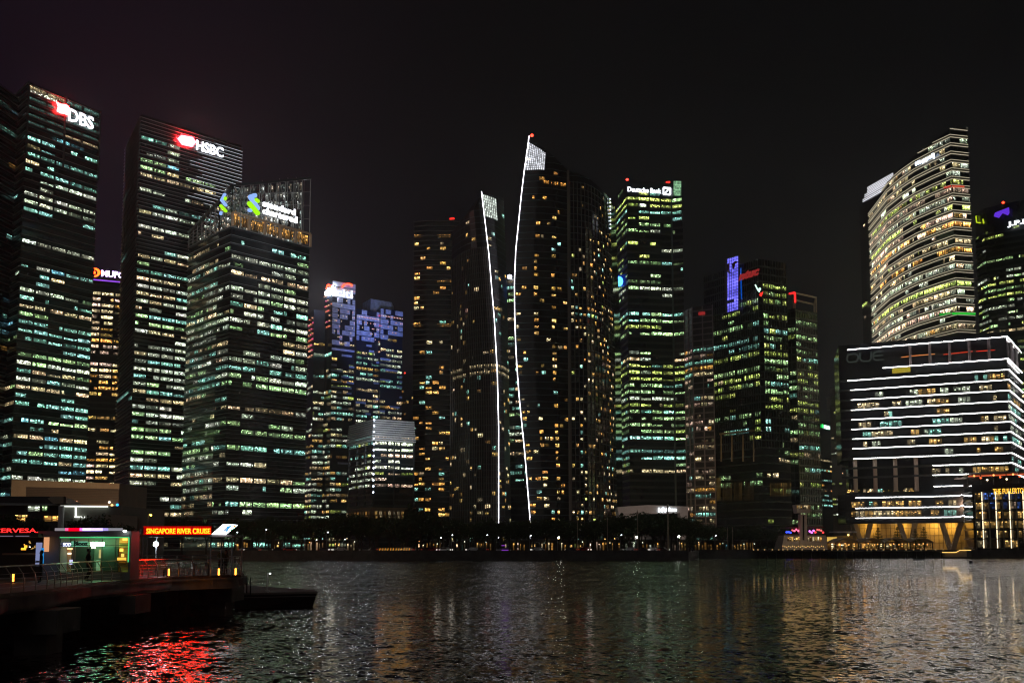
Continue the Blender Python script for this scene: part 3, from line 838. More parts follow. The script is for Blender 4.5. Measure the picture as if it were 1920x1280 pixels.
# ---- behind the gap between the sails
t = Tower('office_tower', 'slim office tower showing between the two sail shaped towers', [(948, 523), (1000, 519)], 175, 4.1, seed=101, depth=30)
t.lit([dict(bw=6, dens=[(520, .2), (540, .7), (700, .8), (910, .8), (930, 0)], pal=[('cool', 3), ('green', 2), ('warm', 2), ('white', 2)], gain=.38)], wfrac=.6)
t.band(1.2, .3, BAND2); t.lamps([((pt_y(955.5, 519, t.fp[0].y - 3)), (14, 15, 18))], 'roof_floodlight', 1.5); t.done()

# ---- tower with white bank name and square emblem
t = Tower('office_tower', 'green lit office tower with bank name and slashed square emblem', [(1140, 386), (1175, 338.5), (1258, 344), (1279, 341)], 245, 4.3, seed=111, depth=35)
dn = [(365, .3), (367, 1), (378, .85), (440, .9), (452, .9), (470, .5), (482, .15), (492, .8), (560, .9), (592, .25), (600, .3), (612, .85), (650, .9), (655, .2), (680, .5), (700, .8), (760, .85), (765, 1.4), (870, 1.4), (896, .8), (899, 0)]
pl = [('green', 5), ('cool', 3), ('lime', 2.5), ('white', 2), ('warm', .7)]
t.lit([dict(bw=6, dens=dn, pal=pl, gain=.30), dict(bw=8.6, dens=dn, pal=pl, gain=.6, same=1), dict(bw=7, dens=[(365, .3), (600, .6), (890, .9), (899, 0)], pal=pl, gain=.4, same=1)], wfrac=.62)
t.band(1.5, .3, BAND2, z1=231); mb = t.mb()
q = t.fp[2] + t.fac[1].n * .6; mb.bar((q.x, q.y, GZ), (q.x, q.y, 232), 1.1); mb.build('pier', BAND, t.root)
t.done()
f = t.fac[1]; sg = MB(t.org).build('sign', DARKM, t.root)
sign_text('Deutsche Bank', f, (1177, 359), (1240, 364.5), 350, S_WHITE_LO, sg, t.org, off=.8, bold=.02)
mb = t.mb(); 
for a, b in (((1244, 352), (1257, 353)), ((1257, 353), (1256.8, 365)), ((1256.8, 365), (1244, 364)), ((1244, 364), (1244, 352)), ((1247, 362), (1253.5, 355))):
    mb.bar(f.pos(*a, .9), f.pos(*b, .9), .95)
mb.build('emblem', S_WHITE_LO, sg)
f3 = t.fac[2]; mb = t.mb()
for a_ in range(6):
    for b_ in range(9):
        u0 = 1263 + 2.4 * a_; v0 = 339.5 + 3.1 * b_
        g = rng.choice((.3, .5, .8))
        mb.face([f3.pos(u, v, .5) for u, v in ((u0, v0 + 2.7), (u0 + 2.1, v0 + 2.7), (u0 + 2.1, v0), (u0, v0))], None, (.45 * g, .9 * g, .5 * g))
mb.build('lit_screen', LAMP, t.root, kind='stuff')
f1 = t.fac[0]; sg2 = MB(t.org).build('sign', DARKM, t.root)
mb = t.mb(); f1.poly(mb, [(1150, 517), (1173, 514), (1173, 535), (1150, 538)], .3, .3); mb.build('panel', emit('blue_panel', (.01, .05, .5), .35), sg2)
mb = t.mb()
for k in range(12):
    a = 2 * math.pi * k / 12
    mb.sphere(f1.pos(1160.5 + 6 * math.cos(a), 527.5 + 6.5 * math.sin(a), 1), 1.2, 6, 4)
    if k % 3 == 0: mb.sphere(f1.pos(1160.5 + 2.2 * math.cos(a + .5), 527.5 + 2 * math.sin(a + .5), 1), .8, 6, 4)
mb.build('emblem', emit('blue_sign', (.05, .25, 1), 6), sg2)
t.lamps([(pt_h(1176, 337, 247), (8, .3, .2))], 'beacon', .9)
mb = t.mb(); mb.bar(f.pos(1249, 342.3, -1), f.pos(1256, 341.5, -1), 1.2); mb.build('roof_light', _mats['beacon_bar'], t.root)
# white base with the lobby void under it
base = Fac(pt_y(1158, 950, 640), pt_y(1290, 950, 640))
org = Vector((base.A.x, 660, GZ)); root = empty('entrance_pavilion', org, 'pale portal building with lit company name at the tower foot', 'pavilion')
mb = MB(org)
base.poly(mb, [(1158, 950), (1215, 946), (1290, 949), (1290, 961), (1160, 964)], 0, -16)
base.poly(mb, [(1160, 964), (1200, 961), (1185, 990), (1184, 1026), (1160, 1026)], 0, -16)
base.poly(mb, [(1275, 961), (1290, 961), (1290, 1026), (1279, 1026)], 0, -16)
mb.build('portal', mat('pale_stone', (.50, .46, .44), .7, noise=.1, nscale=.2), root)
mb = MB(org); base.poly(mb, [(1196, 961.5), (1276, 961.5), (1276, 1026), (1186, 1026)], -10, -2); mb.build('glass_front', G_DARK, root)
sg = MB(org).build('sign', DARKM, root)
SW = emit('sign_white_cool', (.8, .92, 1), 4)
sign_text('ByteDance', base, (1243.5, 960), (1268.5, 961), 951, SW, sg, org, off=.4, bold=.03)
mb = MB(org)
for x, a, b in ((1235.5, 951, 960), (1237.8, 954, 958.5), (1240, 953, 959), (1242, 951, 960)): mb.bar(base.pos(x, a, .5), base.pos(x, b, .5), .35)
mb.build('emblem', SW, sg)

# ---- gridded tower
t = Tower('office_tower', 'grey gridded tower with purple tinted top beside the name-board tower', [(1283, 583), (1298, 576), (1336, 571)], 150, 3.7, seed=121, depth=30, body=mat('grey_glass', (.05, .05, .06), .3))
dn = [(648, 0), (655, .75), (725, .7), (728, 0), (745, .05), (750, .6), (940, .55)]
t.lit([dict(bw=5, dens=dn, pal=[('peach', 4), ('warm', 3), ('orange', 2), ('cool', 1)], gain=.28), dict(bw=5, dens=dn, pal=[('peach', 3), ('warm', 3), ('orange', 2), ('cool', 2)], gain=.36)], wfrac=.6)
t.band(.7, .4, mat('mauve_stone', (.28, .24, .26), .6), 'spandrels'); t.posts(6.5, .6, .5, _mats['mauve_stone'])
t.done()
mb = t.mb(); t.fac[1].poly(mb, [(1310, 585), (1322, 584), (1322, 590), (1310, 591)], .6, .3); mb.build('sign', S_REDDIM, t.root)

# ---- dark tower with violet lit shaft
t = Tower('office_tower', 'black office tower with violet lit shaft and dim red letters', [(1320, 519), (1421, 485.5), (1428, 486), (1473, 493)], 170, 4.4, seed=131, depth=35, body=G_BLACK)
dn = [(555, 0), (560, .4), (590, .6), (610, .6), (640, .95), (690, 1.0), (725, .95), (760, .5), (780, .4), (885, .12), (888, 1.4), (898, 1.2), (905, .25), (960, .15)]
pl = [('lime', 4), ('green', 5), ('warm', .8), ('cool', 1.5)]
t.lit([dict(bw=6.5, dens=dn, pal=pl, gain=.40), None, dict(bw=5, dens=dn, pal=pl, gain=.40)], wfrac=.6)
t.band(.8, .25, mat('green_black_spandrel', (.02, .028, .025), .3)); t.posts(2.2, .18, .5, BAND2, 'fins', segs=[1, 0, 1], z0=60)
t.done()
f = t.fac[0]; mb = t.mb()
for a_ in range(5):
    for b_ in range(18):
        u0 = 1364 + a_ * 4.2; v0 = 485.5 + b_ * 5.6
        if 0 < b_ and a_ == 4 and b_ < 3: pass
        if b_ == 14 and a_ < 3: continue
        g = .32 + .12 * math.sin(b_) + rng.uniform(0, .2)
        sk = -(u0 - 1364) * .28
        mb.face([f.pos(u, v + sk, 1.8) for u, v in ((u0, v0 + 5.0), (u0 + 3.1, v0 + 3.8), (u0 + 3.1, v0 - .6), (u0, v0))], None, (.26 * g * 2.2, .24 * g * 2.2, 1.5 * g * 2.2))
mb.build('lit_shaft', LAMP, t.root, kind='stuff')
mb = t.mb(); f.poly(mb, [(1363.5, 486), (1386, 479.5), (1386, 580), (1364, 587)], .2, 1.3); mb.build('shaft', mat('shaft_panel', (.1, .1, .2), .4), t.root)
mb = t.mb(); f.poly(mb, [(1388.5, 503), (1390.5, 502), (1392, 560), (1390, 561)], .3, .3); mb.build('blue_strip', emit('blue_strip', (.0, .12, .8), .6), t.root)
sg = MB(t.org).build('sign', DARKM, t.root)
sign_text('ntuc', f, (1385, 527), (1424, 515), 512, S_REDDIM, sg, t.org, off=1, bold=.05, shear=.3)
mb = t.mb(); f.poly(mb, [(1364, 496), (1368, 492), (1367, 508), (1371, 511), (1367, 512), (1363, 508)], 2.2, .3); f.poly(mb, [(1373, 494), (1380, 489), (1386, 492), (1379, 494), (1377, 503), (1374, 504)], 2.2, .3); mb.build('emblem', mat('maroon', (.12, .01, .02), .5), sg)
f2 = t.fac[2]
def blobs(t, f, pts, col, r=.5, name='reflected_light', off=1):
    mb = t.mb()
    for u, v in pts: mb.sphere(f.pos(u, v, off), r, 6, 4, col=col)
    return mb.build(name, LAMP, t.root, kind='stuff')
mb = t.mb(); f.poly(mb, [(1415.5, 534), (1417, 533), (1420, 539), (1422, 541), (1426, 539), (1427, 542), (1424, 548), (1421, 545)], 1, .3); mb.build('lit_emblem', emit('pale_green_sign', (.6, 1, .8), 1.6), t.root)
mb = t.mb(); f.poly(mb, [(1425, 550), (1431, 547), (1428, 556), (1425, 555)], 1.6, .3); mb.build('red_lamp', _mats['beacon_bar'], t.root)
f = t.fac[0]; f2 = t.fac[2]
LB = mat('bronze_frame', (.35, .27, .16), .5)
mb = t.mb()
for u in (1352, 1372, 1393, 1413): f.poly(mb, [(u, 815), (u + 1.6, 815), (u + 1.6, 865), (u, 865)], .3, .5)
f.poly(mb, [(1350, 812), (1415, 805), (1415, 808), (1350, 815)], .3, .6); mb.build('sky_garden_frame', LB, t.root)
mb = t.mb()
for (u0, u1, v0, v1, g, ff) in ((1337, 1352, 895, 938, .35, f), (1355, 1373, 905, 938, .10, f), (1376, 1392, 905, 938, .12, f), (1396, 1414, 905, 938, .07, f), (1444, 1484, 905, 930, .16, f2), (1332, 1434, 888, 896, .0, f)):
    n = int((u1 - u0) / 2.2)
    for k in range(n):
        a, b = u0 + (u1 - u0) * k / n, u0 + (u1 - u0) * (k + .75) / n
        gg = .55 * g * rng.uniform(.4, 1.6)
        mb.face([ff.pos(a, v1, .4), ff.pos(b, v1, .4), ff.pos(b, v0, .4), ff.pos(a, v0, .4)], [(k * 3, 0), (k * 3 + 1.2, 0), (k * 3 + 1.2, .3), (k * 3, .3)], tuple(x * gg * 2 for x in PAL['amber']))
mb.build('lobby_glow', WIN, t.root, kind='stuff')
# second volume
yy = t.fp[3].y + 12
H2 = pt_y(1490, 549, yy).z
t = Tower('office_tower', 'narrow tower with open roof frame beside the black name-board tower', [(1474, 552), (1490, 549), (1530, 558)], H2, 4.4, seed=137, depth=30, body=G_DARK)
zc = z_at(t.fp[1].x, t.fp[1].y, 578)
for o in (t.body,): bpy.data.objects.remove(o)
mb = t.mb(); loft(mb, t.plan, [zc] * 3, t.z0, (t.back.x, t.back.y)); t.body = mb.build('facade', G_DARK, t.root)
t.ztop = [zc] * 3
dn = [(590, .6), (640, .8), (730, .8), (850, .5), (960, .3)]
t.lit([dict(bw=5, dens=dn, pal=pl, gain=.2), dict(bw=6, dens=dn, pal=pl, gain=.24)], wfrac=.6)
t.band(1.0, .3, BAND2); t.posts(2.6, .2, .4, BAND2, 'fins'); t.done()
mb = t.mb(); P = t.fp; b = Vector((4, 22, 0))
for p in (P[0], P[1], P[2], P[2] + b, P[1] + b): mb.bar((p.x, p.y, zc), (p.x, p.y, H2), .8)
for p, q in ((P[0], P[1]), (P[1], P[2]), (P[2], P[2] + b), (P[1], P[1] + b), (P[1] + b, P[2] + b)): mb.bar((p.x, p.y, H2), (q.x, q.y, H2), .9)
mb.build('roof_frame', mat('bronze_beam', (.5, .38, .28), .5), t.root)
mb = t.mb(); q = P[1]; r = P[0]; nn = Vector((0, -.7, 0))
mb.bar(Vector((q.x, q.y, H2)) + nn, Vector((q.x, q.y, H2 - 6)) + nn, 1.0); mb.bar(Vector((q.x, q.y, H2)) + nn, Vector((r.x, r.y, H2)).lerp(Vector((q.x, q.y, H2)), .35) + nn, 1.0)
mb.build('red_light', emit('red_frame_light', (1, .02, .02), 1.8), t.root)

# ---- small far ones right of it
t = Tower('office_tower', 'far dark tower with small green and white roof sign', [(1534, 786), (1561, 792)], 110, 4.2, seed=141, depth=25)
t.lit([dict(bw=5, dens=[(800, 0), (860, .1), (880, .6), (1000, .3)], pal=[('orange', 3), ('cool', 2), ('warm', 2)], gain=.5)], wfrac=.4)
sg = MB(t.org).build('sign', DARKM, t.root); sign_text('Maifs', t.fac[0], (1545.5, 803), (1556, 804), 796, emit('sign_mint', (.6, 1, .8), 3), sg, t.org, off=.5, bold=.03)
mb = t.mb(); t.fac[0].poly(mb, [(1541, 795), (1543, 795.3), (1543, 801.5), (1541, 801)], .6, .3); mb.build('emblem', emit('sign_green', (.02, 1, .1), 3), sg)
t.done()
t = Tower('office_tower', 'old stepped stone tower with slim spire, left of the white striped block', [(1556, 760), (1588, 757)], 120, 4.2, seed=143, depth=22, body=mat('old_stone', (.16, .14, .12), .8, noise=.15, nscale=.2))
t.lit([dict(bw=3.6, dens=[(768, .7), (775, .2), (800, .3), (860, .5), (880, .4), (1000, .1)], pal=[('warm', 3), ('white', 2), ('lime', 1)], gain=.38)], wfrac=.4)
t.band(1.0, .3, _mats['old_stone'])
y = t.fp[0].y + 2
for (u0, u1, v, nm) in ((1558, 1588, 742, 'upper_tier'), (1565, 1588, 725, 'top_tier')):
    a, b = pt_y(u0, v, y), pt_y(u1, v, y); mb = t.mb(); mb.box(((a.x + b.x) / 2, y + 8, (a.z + 118) / 2), (b.x - a.x, 14, a.z - 118)); mb.build(nm, _mats['old_stone'], t.root); y += 1
a = pt_y(1570, 700, y + 6); mb = t.mb(); mb.tube([(a.x, a.y, 128), (a.x, a.y, a.z)], [1.6, .3], 6); mb.build('spire', _mats['old_stone'], t.root); t.done()

# ---- curved tower with golden floor lines
u_ = [(1629, 402), (1663, 357.5), (1690, 335), (1715, 318), (1750, 300), (1783, 285), (1815, 288.5)]
HL = 230.0
fp = [pt_h(u, v, HL) for u, v in u_]
zt = [z_at(p.x, p.y, v) for p, v in zip(fp, (394, 345, 314, 292, 268, 241, 240))]
t = Tower('office_tower', 'curved tower wrapped in paired golden light lines on every floor', None, max(zt), 4.95, seed=151, ztop=zt, plan=lambda z: fp, back=(14, 60), body=G_DARK)
t.z0 = HL - 4.95 * 46; 
pl = [('warm', 4), ('white', 6), ('peach', 2), ('amber', 1.5), ('orange', .7), ('lime', .8)]
dn = [(300, .06), (330, .2), (400, .45), (430, .75), (640, .8)]
sgc = dict(bw=5.0, dens=dn, pal=pl, gain=.85); t.lit([dict(sgc, same=(i > 0)) for i in range(6)], wfrac=.62, sill=.24)
mb = t.mb()
zs = [HL + 4.95 * k for k in range(-46, 4)]
bands(mb, t.plan, [z - .4 for z in t.ztop], [z - 1.15 for z in zs], 1.3, .45); mb.build('spandrels', mat('olive_spandrel', (.07, .06, .04), .5), t.root)
GLD = emit('gold_line', (1.0, .88, .62), .45, False)
for dz in (.25, -1.2):
    mb = t.mb(); bands(mb, t.plan, t.ztop, [z + dz for z in zs], .2, .75); mb.build('light_strip', GLD, t.root, kind=None)
t.done()
sg = MB(t.org).build('sign', DARKM, t.root); f = t.fac[4]
sign_text('Keppel', t.fac[3], (1716.5, 313.5), (1750, 297.5), 304.5, emit('sign_bluewhite', (.7, .8, 1), 5), sg, t.org, off=1.6, bold=.05)
mb = t.mb(); t.fac[4].poly(mb, [(1750.5, 289), (1752.5, 288), (1752.5, 297), (1750.5, 298)], 1.6, .4); mb.build('sign_edge', _mats['sign_bluewhite'], sg)
for (u0, u1, v, c, i) in ((1770, 1783, 350, (1, .05, .03), 4), (1785, 1808, 348, (1, .08, .03), 5), (1785, 1829, 586, (.0, 1, .03), 5), (1762, 1783, 588, (.0, .6, .02), 4)):
    mb = t.mb(); g = t.fac[i]; g.poly(mb, [(u0, v), (u1, v - (3 if i == 4 else 0)), (u1, v + 4 - (3 if i == 4 else 0)), (u0, v + 4)], .5, .2, col=tuple(x * .6 for x in c)); mb.build('coloured_light', LAMP, t.root)

# ---- dark tower with white stepped crown behind it
t = Tower('office_tower', 'dark slim tower with bright white stepped crown behind the golden one', [(1611, 391), (1621, 379), (1700, 330)], 262, 5, seed=161, depth=30, body=G_BLACK)
t.lit([dict(bw=6, dens=[(400, .12), (640, .1)], pal=[('warm', 1), ('lime', 1)], gain=.35)]); t.done()
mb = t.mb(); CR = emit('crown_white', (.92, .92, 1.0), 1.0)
f = t.fac[1]
for k, (l, r, top, bot) in enumerate((((1619, 379), (1664, 350), 0, 0),)): pass
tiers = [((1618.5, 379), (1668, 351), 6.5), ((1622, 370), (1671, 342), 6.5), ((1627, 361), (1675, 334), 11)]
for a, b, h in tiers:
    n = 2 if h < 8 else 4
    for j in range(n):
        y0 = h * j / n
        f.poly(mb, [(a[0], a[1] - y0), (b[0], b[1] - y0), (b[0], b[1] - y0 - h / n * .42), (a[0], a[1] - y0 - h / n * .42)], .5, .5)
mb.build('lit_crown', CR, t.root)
mb = t.mb()
for a, b, h in tiers: f.poly(mb, [a, b, (b[0], b[1] - h), (a[0], a[1] - h)], -3, .6)
mb.build('crown_wall', GREYP, t.root)

# ---- right edge tower
us = [(1828, 403), (1845, 391), (1880, 382), (1925, 374), (1990, 376)]
t = Tower('office_tower', 'dark curved tower with white letters cut off by the right edge', us, 230, 4.0, seed=171, depth=35)
dn = [(440, 0), (450, .75), (500, .5), (555, .8), (650, .95)]
pl = [('green', 3), ('white', 3), ('lime', 3), ('warm', 1.5)]
t.lit([dict(bw=6, dens=dn, pal=pl, gain=.40, same=(i > 0)) for i in range(4)], wfrac=.6)
t.band(1.5, .3, BAND2, z1=212); t.done()
sg = MB(t.org).build('sign', DARKM, t.root); sign_text('J.P.Morgan', Fac(t.fp[2], t.fp[3]), (1889, 427), (1985, 424), 416, S_WHITE_LO, sg, t.org, off=3.5, bold=.04)
mb = t.mb(); Fac(t.fp[2], t.fp[3]).poly(mb, [(1864, 406), (1866, 399), (1892, 389), (1893, 399), (1890, 404), (1880, 400), (1873, 409)], 2.5, .5); mb.build('violet_screen', emit('violet_panel', (.16, .04, .9), .8), t.root)
mb = t.mb(); g = Fac(t.fp[0], t.fp[1])
for a, b in (((1830, 405), (1831, 416)), ((1831, 417), (1838, 418)), ((1843, 411), (1844.5, 419))): mb.bar(g.pos(*a, 1), g.pos(*b, 1), .7)
mb.build('lime_light', emit('lime_strip', (.7, .9, .02), .8), t.root)
t.lamps([(pt_h(1881, 380, 232), (12, .3, .1))], 'beacon', .9)
# ================================================================== ground
GND = mat('dark_paving', (.07, .065, .06), .8, noise=.3, nscale=.3, bump=.2)
WALLM = mat('seawall_stone', (.09, .085, .08), .85, noise=.3, nscale=.5, bump=.4)
def ring(mb, pts, z0, z1): mb.prism(pts, z0, z1)
xs = pt_h(1290, 1050, 0).x
shore = [(-2500, 402), (xs, 402), (xs + 14, 476), (2500, 476), (2500, 6000), (-2500, 6000)]
mb = MB(); ring(mb, shore, -3, GZ); mb.build('ground', GND, kind='structure')
mb = MB(); ring(mb, [(-900, 125), (-60, 125), (-98, 250), (-140, 401.5), (-900, 401.5)], -3, GZ - .01); mb.build('ground', GND, kind='structure')
mb = MB()
for a, b in (((-600, 401.9), (xs, 401.9)), ((xs + 14, 475.9), (700, 475.9))):
    mb.bar((a[0], a[1] - .3, 1.2), (b[0], b[1] - .3, 1.2), .6, 3.2); mb.bar((a[0], a[1] - .1, 2.9), (b[0], b[1] - .1, 2.9), .9, .35)
mb.build('seawall', WALLM, kind='structure')
mb = MB(); mb.face([(-600, 414, GZ + .004), (xs - 3, 414, GZ + .004), (xs - 3, 424, GZ + .004), (-600, 424, GZ + .004)]); mb.build('road', mat('asphalt', (.045, .045, .047), .75, noise=.2, nscale=1), kind='structure')
mb = MB()
for k in range(60): x = -230 + k * 5; mb.face([(x, 418.9, GZ + .008), (x + 2.2, 418.9, GZ + .008), (x + 2.2, 419.1, GZ + .008), (x, 419.1, GZ + .008)])
mb.build('road_markings', WHITEP, kind='structure')

# ================================================================== block with white light lines
p0, p1, p2 = pt_h(1572, 648, 95), pt_h(1886, 621, 95), pt_h(1912, 652, 95)
fF, fR = Fac(p0, p1), Fac(p1, p2)
org = Vector(((p0.x + p1.x) / 2, p0.y + 20, GZ))
root = empty('office_block', org, 'wide black office block ruled with white light lines, raised on slanted columns', 'office block')
zt1, zt0, zl0 = fF.pos(1600, 861).z, fF.pos(1600, 923).z, fF.pos(1600, 981).z
bk = Vector((8, 40, 0))
def vol(name, pts, z0, z1, m, back=bk):
    mb = MB(org); pl = [Vector(p) for p in pts]; loft(mb, lambda z: pl, [z1] * len(pl), z0, (back.x, back.y)); return mb.build(name, m, root)
q27 = fF.pos(1727, 900); q08 = fF.pos(1808, 950)
vol('upper_body', [p0, p1, p2], zt1, 95, G_BLACK)
vol('side_body', [q27, p1, p2], zt0 - 6, zt1 - .05, G_BLACK)
nb = fF.n * -9
vol('recess_wall', [p0 + nb, q27 + nb + fF.d * 3], zt0, zt1 - .05, G_DARK, Vector((4, 20, 0)))
pr = fF.n * 1.5
vol('lower_body', [p0 + fF.d * 1.5 + pr, q08 + pr, q08 + pr + Vector((3.5, 14, 0))], zl0, zt0 - .05, G_BLACK, Vector((3, 25, 0)))
YW = mat('warm_wall', (.62, .45, .18), .7, noise=.1, nscale=.3)
mbj = MB(org)
for k in range(27): A = fF.pos(1588 + k * 8.2, 1000, -5.9); mbj.box((A.x, A.y, (GZ + zl0) / 2), (.12, .14, zl0 - GZ - .2))
for k in range(3): A, B = fF.pos(1588, 1000, -5.85), fF.pos(1806, 1000, -5.85); z = GZ + 3.2 * (k + 1); mbj.bar((A.x, A.y, z), (B.x, B.y, z), .12, .1)
mbj.build('wall_joints', mat('joint_bronze', (.16, .10, .04), .6), root)
vol('base_wall', [p0 + fF.n * -6 + fF.d * 3, q08 + fF.n * -6], GZ, zl0 - .05, YW, Vector((3, 15, 0)))
mb = MB(org)
VC = mat('concrete_column', (.30, .25, .19), .7, noise=.15, nscale=.4)
for a, b in (((1603, 981), (1618, 1030)), ((1632, 981), (1621, 1030)), ((1686, 981), (1703, 1030)), ((1716, 981), (1706, 1030)), ((1766, 981), (1782, 1030)), ((1802, 981), (1786, 1030))):
    m_ = MB(org); A, B = fF.pos(*a, -1), fF.pos(*b, -1); A.z = zl0; B.z = GZ; m_.bar(A, B, 1.9, 1.6, up=Vector((0, 1, 0))); m_.build('column', VC, root)
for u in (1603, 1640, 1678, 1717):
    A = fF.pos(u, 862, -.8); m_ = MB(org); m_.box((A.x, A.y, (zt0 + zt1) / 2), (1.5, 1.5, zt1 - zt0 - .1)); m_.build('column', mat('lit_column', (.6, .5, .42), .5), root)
LW = emit('white_led', (1, .96, .94), 17.0, False)
rows = [(1590, 656, 0), (1656, 690, 0), (1590, 714, 0), (1596, 731.5, 0), (1597, 750, 0), (1597, 769, 0), (1598, 787, 0), (1598, 805, 0), (1599, 823, 0), (1600, 841, 0), (1601, 860, 0), (1750, 872.5, 0), (1750, 890.5, 0)]
zst = []
for u, v, _ in rows:
    A = fF.pos(u, v); zst.append(A.z); mb = MB(org); z = A.z; a = A + fF.n * .7; c = fF.pos(1886, 700, .7); c.z = z
    cc = p1 + (fF.n + fR.n).normalized() * .8; e = p2 + fR.n * .7 - fR.d * 1
    mb.bar(a, (cc.x, cc.y, z), .19, .19); mb.bar((cc.x, cc.y, z), (e.x, e.y, z), .19, .19); mb.build('light_strip', LW, root)
A = fF.pos(1751, 911.5, .7); B = fF.pos(1805, 900, .7); B.z = A.z; mb = MB(org); mb.bar(A, B, .19, .19); mb.build('light_strip', LW, root)
for v in (933, 952.5, 971):
    A = fF.pos(1604, v, 2.1); B = fF.pos(1796, v, 2.1); B.z = A.z; C = q08 + pr + Vector((2, 9, 0)); mb = MB(org); mb.bar(A, B, .19, .19)
    D = fF.pos(1808, v, 2.1); D.z = A.z + .6; mb.bar(B, D, .19, .19); mb.build('light_strip', LW, root)
rng = random.Random(202); out = []
dns = [0, 0, .0, .28, .38, .6, .45, .55, .5, .6, .35, .4, .5]
plo = [('warm', 3), ('white', 3), ('amber', 2), ('cool', 1.5)]
for i, (z, d) in enumerate(zip(zst, dns)):
    if i < 2: continue
    u0 = 1606 if i < 10 else 1740
    for f, ua, ub, nbay in ((fF, u0, 1884, 34 if i < 10 else 17), (fR, 1888, 1910, 8)):
        on = False; key = pick(rng, plo)
        for k in range(nbay):
            if rng.random() < .5: on = rng.random() < d; key = pick(rng, plo) if rng.random() < .5 else key
            if not on: continue
            a = ua + (ub - ua) * k / nbay; b = ua + (ub - ua) * (k + .93) / nbay
            g = rng.uniform(.2, .75) * (1.5 if i in (5, 6, 9) else 1)
            A = f.pos(a, 700, .1); B = f.pos(b, 700, .1); L = (Vector((B.x, B.y)) - Vector((A.x, A.y))).length
            x = rng.randrange(999) * 1.5
            out.append((L, [(A.x, A.y, z + .6), (B.x, B.y, z + .6), (B.x, B.y, z + 2.9), (A.x, A.y, z + 2.9)], [(x, 0), (x + L, 0), (x + L, 1), (x, 1)], tuple(c * g for c in PAL[key])))
for v, d, g0 in ((944, .75, .55), (962, .7, .55), (920, .4, .5)):
    nrm = 1.6 if v > 930 else -8.8
    on = False
    for k in range(26):
        if rng.random() < .6: on = rng.random() < d; key = pick(rng, [('amber', 4), ('warm', 3), ('cool', 1)])
        if not on: continue
        a = 1588 + (1806 if v > 930 else 1725 - 0) * 0 + ((1803 if v > 930 else 1722) - 1588) * k / 26; b = a + ((1803 if v > 930 else 1722) - 1588) * .93 / 26
        A, B = fF.pos(a, v + 6, nrm), fF.pos(b, v + 6, nrm); z = fF.pos(1700, v + 5, nrm).z; x = rng.randrange(999) * 1.5; L = (B - A).length; g = g0 * rng.uniform(.4, 1.3)
        out.append((L, [(A.x, A.y, z), (B.x, B.y, z), (B.x, B.y, z + 2.4), (A.x, A.y, z + 2.4)], [(x, 0), (x + L, 0), (x + L, 1), (x, 1)], tuple(c * g for c in PAL[key])))
place_windows(out, root, org)
mb = MB(org)
bands(mb, lambda z: [p0, p1, p2], [95] * 3, [z - .45 for z in zst[2:]], .9, .5); mb.build('spandrels', BAND2, root)
mb = MB(org)
for k in range(6):
    A = fF.pos(1706 + k * 37, 650, .6); z = zst[1] + .3
    if k < 5: mb.bar((A.x, A.y, z), (A.x, A.y, zst[0] - .5), .9)
for s in (.25, .6): A = p1.lerp(p2, s) + fR.n * .6; mb.bar((A.x, A.y, zst[1] + .3), (A.x, A.y, zst[0] - .5), .9)
mb.build('roof_piers', mat('mauve_pier', (.28, .24, .25), .6), root)
for (a, b, c) in (((1690, 669.5), (1722, 666), (1, .30, .08)), ((1722, 666), (1753, 663.5), (1, .35, .1)), ((1769, 664.5), (1824, 658.5), (.9, .06, .02)), ((1830, 658.5), (1866, 656), (1, .05, .02))):
    mb = MB(org); mb.bar(fF.pos(*a, .4), fF.pos(*b, .4), .35, .35, col=tuple(x * .7 for x in c)); mb.build('roof_bar_light', LAMP, root)
sg = MB(org).build('sign', DARKM, root)
OG = emit('outline_sign', (.10, .13, .11), .28)
mb = MB(org)
def px_line(pts, w=.5):
    for a, b in zip(pts, pts[1:]): mb.bar(fF.pos(*a, .8), fF.pos(*b, .8), w)
X = lambda x, y: (1560 + x / 5.333, 600 + y / 5.333)
px_line([X(150, 370), X(165, 345), X(235, 335), X(260, 355), X(262, 385), X(245, 412), X(170, 422), X(150, 400), X(150, 370)])
px_line([X(278, 325), X(280, 385), X(300, 412), X(370, 408), X(390, 385), X(392, 315)])
px_line([X(515, 308), X(430, 318), X(412, 345), X(415, 380), X(435, 402), X(515, 392)]); px_line([X(412, 358), X(505, 350)])
mb.build('lettering', OG, sg)
mb = MB(org); fF.poly(mb, [(1673, 691), (1707, 688), (1707, 697), (1673, 700)], .2, .3, col=(.35, .28, .02)); mb.build('lit_window', LAMP, root)
mb = MB(org)
for k in range(14):
    A = fF.pos(1592 + k * 9.3, 921 - (k % 3), -2.5); mb.sphere(A, .22, 6, 4, col=tuple(x * rng.uniform(.3, 1.2) for x in (1, .55, .2)))
mb.build('terrace_lamps', LAMP, root, kind='stuff')
for u in (1630, 1690, 1750, 1783):      # lamps washing the wall under the block
    A = fF.pos(u, 985, -2.2); L = bpy.data.lights.new('soffit_light', 'AREA'); L.energy = 480; L.size = 3; L.color = (1, .62, .16)
    lo = bpy.data.objects.new('soffit_light', L); COL.objects.link(lo); lo.location = (A.x, A.y, zl0 - .6); lo.rotation_euler = (math.radians(60), 0, 0); lo.parent = root; lo.location = lo.location - org

